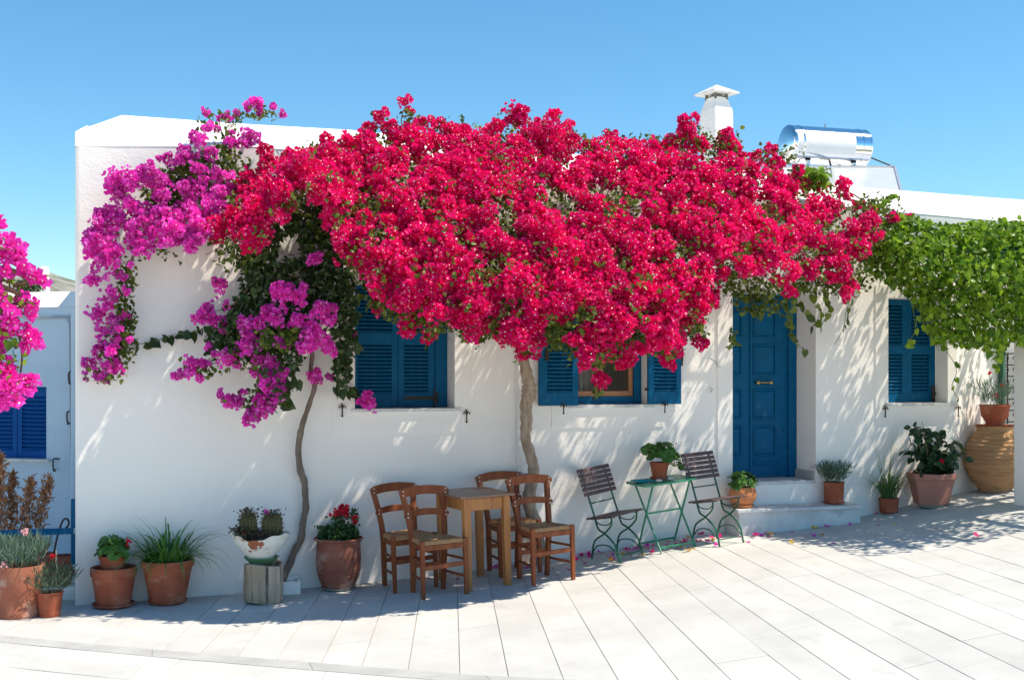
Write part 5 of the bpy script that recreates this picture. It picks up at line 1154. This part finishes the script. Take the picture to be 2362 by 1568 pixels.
# --- tavern chairs and table
def make_chair():
    c = thing('tavern_chair', '', 'chair')
    wf, wb, dp, hs_, hb = .395, .285, .31, .445, .815
    w = M['chairwood']; pf = .033
    for s in (-1, 1):
        mb = MB(); mb.beam((s * (wf / 2 - .012), -dp / 2, 0), (s * (wf / 2 - .012), -dp / 2, hs_ + .012), pf * .9, pf * .9, up=(0, 1, 0), w2=pf * 1.1, h2=pf * 1.1); mb.build('leg', w, c, bevel=.004)
    tops = {}
    for s in (-1, 1):
        a, b_, e = Vector((s * (wb / 2 - .01), dp / 2 + .025, 0)), Vector((s * (wb / 2 + .002), dp / 2 - .005, hs_)), Vector((s * (wb / 2 + .045), dp / 2 + .085, hb))
        mb = MB(); pts = [a, a.lerp(b_, .5) + Vector((0, -.004, 0)), b_, b_.lerp(e, .5) + Vector((s * -.006, -.008, 0)), e]
        pts = smooth_path(pts, 3); wv = [.030 + .008 * math.sin(min(1, i / 6) * math.pi / 2) for i in range(len(pts))]
        ring = []
        for i, p in enumerate(pts):
            ww, dd_ = wv[i] / 2, .022; ring.append([p + Vector((x * ww, y * dd_, 0)) for x, y in ((-1, -1), (1, -1), (1, 1), (-1, 1))])
        V_ = [q for r_ in ring for q in r_]; f_ = [(i * 4 + j, i * 4 + (j + 1) % 4, i * 4 + 4 + (j + 1) % 4, i * 4 + 4 + j) for i in range(len(pts) - 1) for j in range(4)] + [(3, 2, 1, 0), tuple(4 * (len(pts) - 1) + j for j in range(4))]
        mb.add(V_, f_); mb.build('leg', w, c, bevel=.004); tops[s] = (b_, e)
    # curved back rails screwed to the front of the posts, ends rounded
    for (f0, hh, over) in ((.97, .072, .012), (.50, .052, .012)):
        l = tops[-1][0].lerp(tops[-1][1], f0); r_ = tops[1][0].lerp(tops[1][1], f0); mb = MB(); n = 16; V_ = []
        for i in range(n + 1):
            u = -1 + 2 * i / n; x = l.x - .018 - over + (r_.x - l.x + .036 + 2 * over) * i / n
            y = l.y - .030 + .038 * (1 - u * u); zc__ = l.z + .022 * (1 - u * u) - .012; h_ = hh / 2 * (1 if abs(u) < .93 else math.sqrt(max(.12, 1 - ((abs(u) - .93) / .075) ** 2)))
            V_ += [(x, y - .009, zc__ - h_), (x, y + .009, zc__ - h_), (x, y + .009, zc__ + h_), (x, y - .009, zc__ + h_)]
        mb.add(V_, [(i * 4 + j, i * 4 + 4 + j, i * 4 + 4 + (j + 1) % 4, i * 4 + (j + 1) % 4) for i in range(n) for j in range(4)] + [(0, 1, 2, 3), tuple(4 * n + j for j in (3, 2, 1, 0))])
        rl_ = mb.build('back_rail', w, c, bevel=.003); sc_ = MB()
        for P_ in (l, r_):
            for dz_ in (-.016, .016):
                sc_.lathe([(.0065, 0), (.0055, .0025), (.001, .0035)], 8, (0, 0, 0), False, True); k = 24
                for i in range(len(sc_.v) - k, len(sc_.v)): x, y, z = sc_.v[i]; sc_.v[i] = (P_.x + x, P_.y - .0395 + .010 * 0 - z + .004, P_.z - .006 + dz_ + y)
        tag(sc_.build('screw', M['screw'], rl_), kind='stuff')
    zf = hs_ - .045; X = wf / 2 - .012; XB = wb / 2; Y = dp / 2
    for p, q, a, b_ in (((-X, -Y, zf), (X, -Y, zf), .022, .042), ((-XB, Y, zf), (XB, Y, zf), .022, .042), ((-X, -Y, zf), (-XB, Y, zf), .022, .042), ((X, -Y, zf), (XB, Y, zf), .022, .042)):
        mb = MB(); mb.beam(p, q, a, b_); mb.build('seat_rail', w, c, bevel=.003)
    for p, q, a, b_ in (((-X, -Y, .245), (X, -Y, .255), .018, .036), ((-X, -Y, .15), (-XB, Y + .015, .15), .014, .020), ((X, -Y, .15), (XB, Y + .015, .15), .014, .020), ((-X, -Y, .285), (-XB, Y + .005, .285), .014, .020), ((X, -Y, .285), (XB, Y + .005, .285), .014, .020), ((-XB, Y + .012, .215), (XB, Y + .012, .215), .016, .034)):
        mb = MB(); mb.beam(p, q, a, b_); mb.build('stretcher', w, c, bevel=.003)
    # woven rush seat: four fields of cords running to the middle
    n = 44; V_ = []; f_ = []
    for i in range(n + 1):
        for j in range(n + 1):
            u, v = -1 + 2 * i / n, -1 + 2 * j / n; hw_ = (X + .012) + (XB + .006 - X - .012) * (v + 1) / 2; e = max(abs(u), abs(v)); fr = 1 - e
            k = .0035 * math.sin(e * 13.5 * 2 * math.pi) * (1 if abs(abs(u) - abs(v)) > .03 else -.3)
            z = hs_ + .006 - .010 * (1 - e * e) + k - .030 * max(0, e - .9) ** 2 * 100 * .9; V_.append((u * (hw_ + .004), v * (Y + .012), z))
    for i in range(n):
        for j in range(n): f_.append((i * (n + 1) + j, (i + 1) * (n + 1) + j, (i + 1) * (n + 1) + j + 1, i * (n + 1) + j + 1))
    mb = MB(); mb.add(V_, f_); mb.box(-XB, XB, -Y, Y, hs_ - .022, hs_ - .016); mb.build('rush_seat', M['rush'], c, True)
    return c
ch0 = make_chair()
CH = [((2.775, -.83), 'front left tavern chair, fully visible beside the wooden table'), ((2.625, -.40), 'tavern chair behind the front left one, against the wall beside the rose urn'), ((3.675, -.82), 'tavern chair at the right front of the table, nearest the green bistro chair'), ((3.55, -.33), 'tavern chair between the table and the thick trunk, behind the front right chair')]
for i, ((x, y), lb) in enumerate(CH):
    c = ch0 if i == 0 else copy_tree(ch0)
    c.location = (x, y, g(x) + .006); c.rotation_euler = (0, -.03 - .01 * (i % 2), R(11 + (0, 2, 1, -1)[i])); tag(c, lb, 'chair', 'rush seated tavern chairs round the wooden table')
t = thing('wooden_table', 'small square wooden table with pale legs and dark worn top between the tavern chairs', 'table', (3.15, -.575, g(3.15) + .004), R(0)); t.rotation_euler = (0, -.03, R(10))
hw_, hd, ht = .175, .26, .76
for a in (-1, 1):
    for b_ in (-1, 1):
        mb = MB(); mb.beam((a * hw_, b_ * hd, 0), (a * hw_, b_ * hd, ht - .022), .052, .052, up=(0, 1, 0), w2=.060, h2=.060); mb.build('leg', M['tablewood'], t, bevel=.003)
zc_ = ht - .075
for p, q in (((-hw_ + .03, -hd - .004, zc_), (hw_ - .03, -hd - .004, zc_)), ((-hw_ + .03, hd + .004, zc_), (hw_ - .03, hd + .004, zc_)), ((-hw_ - .004, -hd + .03, zc_), (-hw_ - .004, hd - .03, zc_)), ((hw_ + .004, -hd + .03, zc_), (hw_ + .004, hd - .03, zc_))):
    mb = MB(); mb.beam(p, q, .022, .095); mb.build('apron', M['tablewood'], t, bevel=.002)
mb = MB(); mb.box(-hw_ - .065, hw_ + .068, -hd - .05, hd + .05, ht - .0215, ht); mb.build('tabletop', M['tabletop'], t, bevel=.004)

# --- green bistro set
def make_bistro():
    c = thing('bistro_chair', '', 'chair'); G_ = M['green']
    W_, D_ = .14, .18; zs = .375
    B0 = {s: Vector((s * W_, .10, zs + .01)) for s in (-1, 1)}; B1 = {s: Vector((s * W_, .235, .765)) for s in (-1, 1)}
    for s in (-1, 1):
        x = s * W_
        # rear leg runs on up as the back post; the other leg crosses it
        mb = MB(); mb.tube(smooth_path([B1[s], B0[s].lerp(B1[s], .3), B0[s], (x, .06, zs - .10), (x, -.02, .24), (x, -.14, .15), (x, -.185, .0)], 5), .0085, 7); mb.build('frame_rail', G_, c, True)
        mb = MB(); mb.tube(smooth_path([(x + s * .01, -.13, zs + .01), (x + s * .01, -.115, .32), (x + s * .01, -.02, .24), (x + s * .01, .11, .16), (x + s * .01, .165, .0)], 5), .0085, 7); mb.build('leg', G_, c, True)
        mb = MB(); mb.tube(smooth_path([(x, .085, zs - .02), (x, .05, zs - .055), (x, -.06, zs - .055), (x, -.115, zs - .02)], 5), .005, 6); mb.build('brace', G_, c, True)
        mb = MB(); mb.tube(smooth_path([(x, .155, .06), (x, .08, .125), (x, -.06, .135), (x, -.16, .07)], 5), .006, 6); mb.build('brace', G_, c, True)
    mb = MB(); mb.tube([B0[-1].lerp(B1[-1], .28), B0[1].lerp(B1[1], .28)], .006, 6); mb.build('crossbar', G_, c, True)
    mb = MB(); mb.tube([(-W_, -.175, .06), (W_, -.175, .06)], .006, 6); mb.build('crossbar', G_, c, True)
    for i in range(6):
        f = .50 + i * .104; p, q = B0[-1].lerp(B1[-1], f), B0[1].lerp(B1[1], f); e = (q - p).normalized(); n_ = (B1[1] - B0[1]).normalized()
        mb = MB(); mb.beam(p - e * .05 + Vector((0, -.014, 0)), q + e * .05 + Vector((0, -.014, 0)), .012, .034, up=n_); mb.build('slat', M['slatwood'], c, bevel=.003)
    for i in range(8):
        y = .13 - i * .041; mb = MB(); zq = zs + .010 - y * .16; mb.beam((-W_ - .055, y, zq), (W_ + .055, y, zq), .034, .014); mb.build('seat_slat', M['slatwood'], c, bevel=.003)
    for s in (-1, 1): mb = MB(); mb.beam((s * W_, .14, zs - .026), (s * W_, -.16, zs + .022), .016, .008); mb.build('seat_rail', G_, c)
    return c
bc = make_bistro()
for i, (x, y, rz, lb) in enumerate([(4.49, -.38, 22, 'folding green bistro chair with dark slats left of the bistro table'), (5.41, -.47, 16, 'folding green bistro chair with sunlit slats right of the bistro table, beside the door step')]):
    c = bc if i == 0 else copy_tree(bc)
    c.location = (x, y, g(x) + .006); c.rotation_euler = (0, R(-6 if i == 0 else -3), R(rz)); tag(c, lb, 'chair', 'folding bistro chairs beside the green table')
bx, by = 4.98, -.35
t = thing('bistro_table', 'small green folding metal table holding the potted geranium', 'table', (bx, by, g(bx) + .004), R(4)); t.rotation_euler = (0, R(-6), R(4))
ht = .605; hw_, hd = .265, .215
pts = []
for cx_, cy_, a0 in ((hw_ - .06, hd - .06, 0), (-hw_ + .06, hd - .06, 90), (-hw_ + .06, -hd + .06, 180), (hw_ - .06, -hd + .06, 270)):
    for k in range(5): a = R(a0 + k * 22.5); pts.append((cx_ + .06 * math.cos(a), cy_ + .06 * math.sin(a)))
n_ = len(pts); mb = MB(); mb.add([(x, y, ht) for x, y in pts] + [(x, y, ht - .016) for x, y in pts], [tuple(range(n_)), tuple(range(2 * n_ - 1, n_ - 1, -1))] + [(i, n_ + i, n_ + (i + 1) % n_, (i + 1) % n_) for i in range(n_)]); mb.build('tabletop', M['greentop'], t, bevel=.003)
for s in (-1, 1):
    x = s * .17
    mb = MB(); mb.beam((x, -.21, 0), (x, .19, ht - .0165), .018, .009, up=(1, 0, 0)); mb.build('leg', M['greentop'], t)
    mb = MB(); mb.beam((x + s * .012, .21, 0), (x + s * .012, -.19, ht - .0165), .018, .009, up=(1, 0, 0)); mb.build('leg', M['greentop'], t)
for y, z in ((0.0, .325), (-.185, .045), (.19, .035)): mb = MB(); mb.beam((-.17, y, z), (.17, y, z), .008, .016); mb.build('crossbar', M['greentop'], t)
bpy.context.view_layer.update(); MT = t.matrix_world.copy()
onT = lambda x, y: MT @ Vector((x, y, ht + .001))
t = thing('potted_geranium', 'leafy geranium in a terracotta pot on the green bistro table', 'potted plant', onT(.0, .03))
saucer(t, .083, M['terra'], .02); flower_pot(t, .088, .060, .145, M['terra'], z0=.008, rim=.022)
dome_leaves(t, (.03, 0, .21), .125, 52, GER, (.07, .115), ro, .9); dome_leaves(t, (.14, -.02, .13), .075, 16, GER, (.055, .09), ro, 1.1); dome_leaves(t, (-.09, 0, .26), .07, 10, GER, (.05, .085), ro, .8)
mb = MB(); mb.tube([(.15, 0, .2), (.16, 0, .31)], .0018, 5); mb.build('flower_stem', M['stem'], t); flower_head(t, (.16, 0, .315), .004, 3, M['succulent'], .014, ro)
t = thing('blue_dish', 'flat turquoise dish on the green bistro table', 'dish', onT(-.16, .03), .1)
mb = MB(); mb.add([(-.09, -.055, 0), (.09, -.055, 0), (.09, .055, 0), (-.09, .055, 0), (-.098, -.062, .018), (.098, -.062, .018), (.098, .062, .018), (-.098, .062, .018), (-.088, -.053, .018), (.088, -.053, .018), (.088, .053, .018), (-.088, .053, .018), (-.08, -.045, .007), (.08, -.045, .007), (.08, .045, .007), (-.08, .045, .007)], [(3, 2, 1, 0)] + [(a + i, a + (i + 1) % 4, a + 4 + (i + 1) % 4, a + 4 + i) for a in (0, 4, 8) for i in range(4)] + [(12, 13, 14, 15)]); mb.build('dish', M['bluedish'], t, bevel=.004)
for i, (x, y, lb) in enumerate(((-.09, -.13, 'grey white pebble on the table in front of the blue dish'), (.03, -.12, 'whiter pebble on the table just before the geranium saucer'))):
    mb = MB(); mb.lathe([(.004, 0), (.022, .004), (.030, .013), (.024, .024), (.004, .028)], 16, (0, 0, 0), True, True, lambda r_, z, a: (r_ * (1 + .22 * math.cos(a) + .08 * math.sin(3 * a)), z)); o = mb.build('pebble', M['pebble'], None, True); o.location = onT(x, y); o.rotation_euler = (0, 0, i); tag(o, lb, 'pebble', 'pebbles on the bistro table')

# --- pots by the door and at right
t = thing('potted_geranium', 'round orange clay pot of bright geranium on the left end of the lower door step', 'potted plant', (5.815, -.17, SZ + .002))
saucer(t, .098, M['terraorange'], .028)
pot(t, [(.062, .012), (.075, .02), (.112, .06), (.128, .11), (.124, .15), (.105, .185), (.102, .19), (.098, .186), (.09, .17)], M['terraorange'], .095, .165)
dome_leaves(t, (.0, -.01, .235), .115, 48, GER, (.055, .09), ro, .85); dome_leaves(t, (-.11, -.03, .20), .05, 9, GER, (.05, .07), ro, .9)
t = thing('potted_rosemary', 'terracotta pot of grey green rosemary on the right end of the lower door step', 'potted plant', (6.795, -.13, SZ + .002))
saucer(t, .098, M['terra'], .02); flower_pot(t, .102, .088, .20, M['terra'], z0=.006, rim=.012); needle_tuft(t, (0, 0, .18), 620, .19, .08, M['rosemary'], ro, .75)
P_ = base_at(2043, 1173, .07); t = thing('potted_grass', 'low terracotta pot of drooping sedge with tall flower stalks against the wall under the right window', 'potted plant', (P_.x - .11, -.12, g(P_.x - .11)))
saucer(t, .085, M['terra'], .018); flower_pot(t, .10, .082, .14, M['terra'], z0=.006, rim=.012)
SG = [blade_mesh(M['sedge'], L_, w_, a_) for L_, w_, a_ in ((.46, .008, 2.3), (.38, .008, 2.6), (.50, .008, 2.0), (.42, .008, 1.5))]; TG = [blade_mesh(M['sedge'], L_, .007, a_) for L_, a_ in ((.62, .4), (.66, .25), (.5, .6))]
tuft(t, (0, 0, .13), 150, SG, .07, ro, (.7, 1.1), .5); tuft(t, (-.03, 0, .14), 13, TG, .03, ro, (.75, 1.1), .2)
P_ = base_at(2143, 1160, .12); P_.y = min(P_.y, -.24); t = thing('potted_hibiscus', 'hexagonal pinkish planter with a dark leaved hibiscus under the right window', 'potted plant', (P_.x - .12, -.27, g(P_.x - .12)), .25)
mb = MB(); mb.lathe([(.12, 0), (.135, .03), (.12, .032)], 30, (0, 0, 0), True, True); mb.build('saucer', M['saucergrey'], t, True)
rh_ = .235; mb = MB(); mb.lathe([(.165, .028), (.215, .25), (.222, .262), (rh_, .275), (rh_ + .002, .325), (rh_ - .02, .328), (rh_ - .03, .29)], 6, (0, 0, 0), True, False, ph=R(0)); mb.build('planter', M['plasticpot'], t, bevel=.006)
mb = MB(); mb.lathe([(.205, .285), (.1, .30), (.004, .305)], 6, (0, 0, 0), False, True); mb.build('soil', M['soil'], t)
mbs = MB(); tips = []
for (ex, ey, ez) in [(-.26, -.02, .62), (-.18, -.06, .66), (-.06, 0, .60), (.05, -.05, .62), (.12, .02, .60), (.24, -.04, .55), (.30, .0, .50), (-.22, .03, .48), (.0, -.12, .45), (-.12, -.12, .46), (.14, -.12, .44), (-.05, .06, .68), (.20, -.10, .45), (-.16, -.08, .38), (.08, -.14, .36)]:
    ex *= 1.22; ez = .29 + (ez - .29) * 1.35
    p0 = Vector((ex * .1, ey * .1, .29)); p1 = Vector((ex * .5, ey * .5, .29 + (ez - .29) * .6)); p2 = Vector((ex, ey, ez)); pp = smooth_path([p0, p1, p2], 6); mbs.tube(pp, [.006 - .004 * i / len(pp) for i in range(len(pp))], 6)
    for _ in range(16):
        q = pp[ro.randrange(3, len(pp))] + Vector((ro.gauss(0, .03), ro.gauss(0, .03), ro.gauss(0, .02))); o = link('leaf', ro.choice(HIB), t, q, (R(40) + ro.uniform(-.7, .7), R(35) + ro.uniform(-.6, .6), ro.uniform(-3, 3)), ro.uniform(.07, .115))
mbs.build('stems', M['twig'], t, True); flower_head(t, (-.02, -.13, .44), .010, 7, M['red'], .03, ro)
# big ribbed jar with a small pot on top
jp = base_at(2308, 1137, .13); jp.y = .02; jp.x = 8.62; t = thing('storage_jar', 'big ribbed clay storage jar in the corner at right', 'jar', (8.63, -.10, g(8.63)))
hj = wp(2308, 982, .1).z - g(8.63)
pr = []
K = 90
for i in range(K + 1):
    f = i / K; r_ = lerp_tab([(0, .155), (.05, .165), (.2, .235), (.4, .29), (.55, .295), (.7, .27), (.84, .22), (.93, .175), (.955, .165), (1, .185)], f); r_ += .006 * math.sin(f * 2 * math.pi * 17) * (1 if .08 < f < .93 else 0); pr.append((r_, hj * f))
pr += [(.165, hj), (.14, hj - .03), (.13, hj - .1)]
mb = MB(); mb.lathe(pr, 56, (0, 0, 0), True, True); mb.build('jar', M['pithos'], t, True)
t2 = thing('potted_carnation', 'small ribbed terracotta pot with thin red flowers on top of the big jar', 'potted plant', (8.63, -.10, g(8.63) + hj + .001))
pot(t2, [(.095, 0), (.10, .012), (.085, .03), (.10, .06), (.128, .10), (.134, .15), (.138, .185), (.15, .2), (.148, .212), (.13, .21), (.12, .18)], M['terra'], .12, .185); saucer(t2, .185, M['terra'], .012, -.0)
needle_tuft(t2, (0, 0, .19), 260, .24, .09, M['silver'], ro, .8); mb = MB()
for e in ((-.06, 0, .52), (.06, -.03, .40), (.05, 0, .42), (-.14, 0, .38)): mb.tube([Vector((e[0] * .3, 0, .2)), Vector((e[0] * .7, 0, .2 + (e[2] - .2) * .6)), Vector(e)], .002, 5)
mb.build('stems', M['stem'], t2); flower_head(t2, (-.06, 0, .525), .007, 7, M['red'], .026, ro); flower_head(t2, (.07, -.03, .40), .01, 8, M['red'], .024, ro); flower_head(t2, (-.03, -.06, .29), .02, 8, M['red'], .022, ro)
# wrought iron scroll grille on the far wall
bn = Vector((math.sin(R(20)), -math.cos(R(20)), 0)); be = Vector((math.cos(R(20)), math.sin(R(20)), 0))
gl = plane_hit(2312, 905, Vector((BX, 0, 0)) + bn * .05, bn)
gt = thing('window_grille', 'black wrought iron scroll grille on the white wall behind the jar at far right', 'grille', gl, R(20))
zt_, zb_ = plane_hit(2312, 815, gl, bn).z - gl.z, plane_hit(2312, 1000, gl, bn).z - gl.z
mb = MB(); mb.box(-.025, .02, -.02, .03, zb_ - .02, zt_ + .25); mb.build('green_post', M['green'], gt)
for i in range(8): z = zb_ + (zt_ - zb_) * i / 7; mb = MB(); mb.beam((.02, 0, z), (1.0, 0, z), .012, .012); mb.build('bar', M['iron'], gt)
for i in range(6): x = .11 + .17 * i; mb = MB(); mb.beam((x, .0135, zb_), (x, .0135, zt_), .012, .012); mb.build('bar', M['iron'], gt)
st_ = (zt_ - zb_) / 7; mb = MB()
sp_ = [(.045 * (1 - k / 16) * math.cos(k * .62), 0, .045 * (1 - k / 16) * math.sin(k * .62)) for k in range(15)]; mb.tube(sp_, .005, 6); sm = mb.mesh('scroll', M['iron'], True)
for i in range(7):
    for j in range(6): link('scroll', sm, gt, (.06 + j * .17, -.002, zb_ + (i + .5) * st_), (0, 0, math.pi * (j % 2)))

# --- things behind the handrail at far left
def dried(px, py, lean, lb, seed):
    q = random.Random(seed); p = wp(px, 1240, -.55); b_ = Vector((p.x, .55 + q.uniform(-.12, .12), .1)); zt__ = wp(px, py, -.55).z - .1
    t = thing('dried_plant', lb, 'dried plant', b_, 0, 'dried brown seed stalks behind the handrail'); top = Vector((lean, 0, zt__)); path = smooth_path([(0, 0, 0), (lean * .2, .01, zt__ * .5), top], 8)
    mb = MB(); mb.tube(path, [.008 - .006 * i / len(path) for i in range(len(path))], 6); mb.build('stalk', M['dried'], t)
    pos = []; 
    for _ in range(520):
        f = q.random() ** .7; c_ = path[min(len(path) - 1, int((.25 + .75 * f) * len(path)))]; w_ = .058 * (1 - f) ** .55 + .010; pos.append(c_ + Vector((q.gauss(0, w_ * .6), q.gauss(0, w_ * .6), q.gauss(0, .02))))
    pos = np.array(pos); up = rs.normal(size=pos.shape) * .5 + np.array([0, 0, .9]); me = scatter('seed_heads', [leaf_t(.14, .03, .1)], pos, frames(rs.normal(size=pos.shape), rs, up), rs.uniform(.03, .07, len(pos)), rs.uniform(0, 1, len(pos)), M['dried'], rs); tag(link('seed_heads', me, t), kind='stuff')
for a in [(5, 1058, 0, 'tallest dried brown stalk at the very left edge', 1), (20, 1105, .02, 'second dried brown stalk from the left edge', 2), (52, 1115, .07, 'slim dried brown stalk standing in the middle of the row', 3), (76, 1112, .13, 'rightmost dried brown stalk, leaning towards the cane', 4), (-30, 1090, 0, 'dried brown stalk half cut off by the left edge', 5)]: dried(*a)
q = [wp(112, 1318, -.45), wp(128, 1255, -.35), wp(139, 1215, -.3), wp(145, 1200, -.28), wp(152, 1195, -.28), wp(158, 1200, -.28), wp(158, 1210, -.28), wp(152, 1217, -.28)]
q[0].z = .10
mb = MB(); mb.tube(smooth_path(q, 5), .008, 8); tag(mb.build('walking_stick', M['iron'], None, True), 'dark walking stick with a curved handle leaning behind the blue handrail', 'walking stick')
# spare pots piled behind
def pile(px, py, y, z, r_, h_, flip, lb, m='terra2', rx=0):
    p = wp(px, py, -y); t = thing('empty_pot', lb, 'pot', (p.x, y, z), 0); t.rotation_euler = (rx, 0, 0)
    mb = MB(); pf_ = [(r_ * .62, 0), (r_ * .92, h_ * .8), (r_, h_ * .82), (r_, h_), (r_ - .012, h_), (r_ * .85, h_ * .75), (r_ * .55, .02)]
    if flip: pf_ = [(a, h_ - b_) for a, b_ in pf_]
    mb.lathe(pf_, 30, (0, 0, 0), not flip or True, True); mb.build('pot', M[m], t, True)
pile(140, 1360, .42, .10, .115, .12, False, 'old brown pot at the bottom of the pile by the house corner', 'urn')
pile(147, 1330, .42, .223, .10, .12, False, 'brown pot standing on the pile by the house corner', 'urn')
pile(104, 1310, .46, .10, .14, .26, True, 'upturned terracotta pot behind the small carnation pot')
pile(95, 1285, .47, .362, .07, .075, False, 'small dark pot balanced on the upturned pot behind the carnations', 'urn')

# --- fallen bracts on the paving
def petal_mesh(m, sd):
    q = random.Random(sd); t = floret(q, False, 1.25); return np_mesh('fallen_petal', t[0] * 1.0, t[1], t[2], m, np.full(len(t[0]), q.random()))
PM = [petal_mesh(M['crimson'], i) for i in range(4)] + [petal_mesh(M['magenta'], i + 9) for i in range(3)]; YM = [petal_mesh(M['yellowpetal'], i + 20) for i in range(2)]
spots = []
c5 = lambda x, y: (1303.3 + .2168 * x, 982.2 + .2168 * y); c4 = lambda x, y: (831 + .2289 * x, 1057.8 + .2289 * y); c7 = lambda x, y: (1180.6 + .4998 * x, 1133.3 + .4998 * y)
for x, y in [(130, 1370), (245, 1385), (265, 1395), (365, 1355), (105, 1430), (450, 1375), (490, 1375), (495, 1430), (510, 1425), (640, 1330), (660, 1345), (690, 1335), (735, 1325), (750, 1300), (790, 1300), (760, 1315), (865, 1295), (880, 1300), (940, 1290), (1070, 1265), (1120, 1290), (1110, 1230), (1090, 1265), (1190, 1250), (1240, 1245), (1290, 1245), (1330, 1180), (1280, 1230), (1450, 1165), (1455, 1215), (1510, 1235), (1530, 1240), (1420, 1225), (1585, 1165), (1610, 1280), (1545, 1195), (1860, 1185), (1990, 1140), (2020, 1175), (1940, 1235), (1650, 1190), (930, 1355), (225, 1455), (1180, 1300), (1000, 1300)]: spots.append((c5(x, y), 0))
for x, y in [(600, 1385), (820, 1390), (700, 1370), (1220, 1298), (1305, 1338), (1370, 1305), (1560, 1220), (2050, 1125), (480, 1440), (1300, 1190)]: spots.append((c5(x, y), 1))
for x, y in [(1350, 1105), (1400, 1100), (1450, 1100), (1580, 1085), (1660, 1065), (1695, 1095), (1470, 1070), (970, 1210), (2185, 970), (2160, 1025), (2300, 990), (2320, 970), (2100, 1130), (1245, 1150), (1640, 1100)]: spots.append((c4(x, y), 0))
for x, y in [(1418, 158), (1535, 153), (1690, 157), (1255, 180), (1210, 195), (1125, 207), (1180, 210), (1480, 240), (1385, 208), (2140, 210), (1900, 70), (1580, 83), (1065, 212)]: spots.append((c7(x, y), 0))
for x, y in [(1345, 163), (1425, 205), (1290, 240), (1775, 150), (1130, 185), (2195, 130)]: spots.append((c7(x, y), 1))
rf = random.Random(4)
for (q, yl) in spots:
    p = gp(*q)
    if p.y > -.01: p.y = -.03
    if 5.68 < p.x < 7.0 and p.y > -.34: p.y = -.36 - rf.random() * .06
    o = link('fallen_leaf' if yl else 'fallen_petal', rf.choice(YM if yl else PM), None, (p.x, p.y, g(p.x) + .010), (rf.uniform(-.5, .5) + (math.pi if rf.random() < .4 else 0), rf.uniform(-.4, .4), rf.uniform(0, 6.28)), rf.uniform(.032, .046))
    where = 'beneath the tavern table' if p.x < 3.95 else 'by the left bistro chair' if p.x < 4.72 else 'beneath the green bistro table' if p.x < 5.25 else 'by the right bistro chair' if p.x < 5.7 else 'before the door step' if p.x < 7 else 'towards the right edge'
    if yl: tag(o, 'yellowed fallen leaf on the paving ' + where, 'fallen leaf', 'yellow fallen leaves on the paving ' + where)
    else:
        cn = 'crimson' if 'crimson' in o.data.materials[0].name else 'magenta'
        tag(o, 'fallen ' + cn + ' bougainvillea petal on the paving ' + where, 'fallen petal', 'fallen ' + cn + ' petals ' + where)
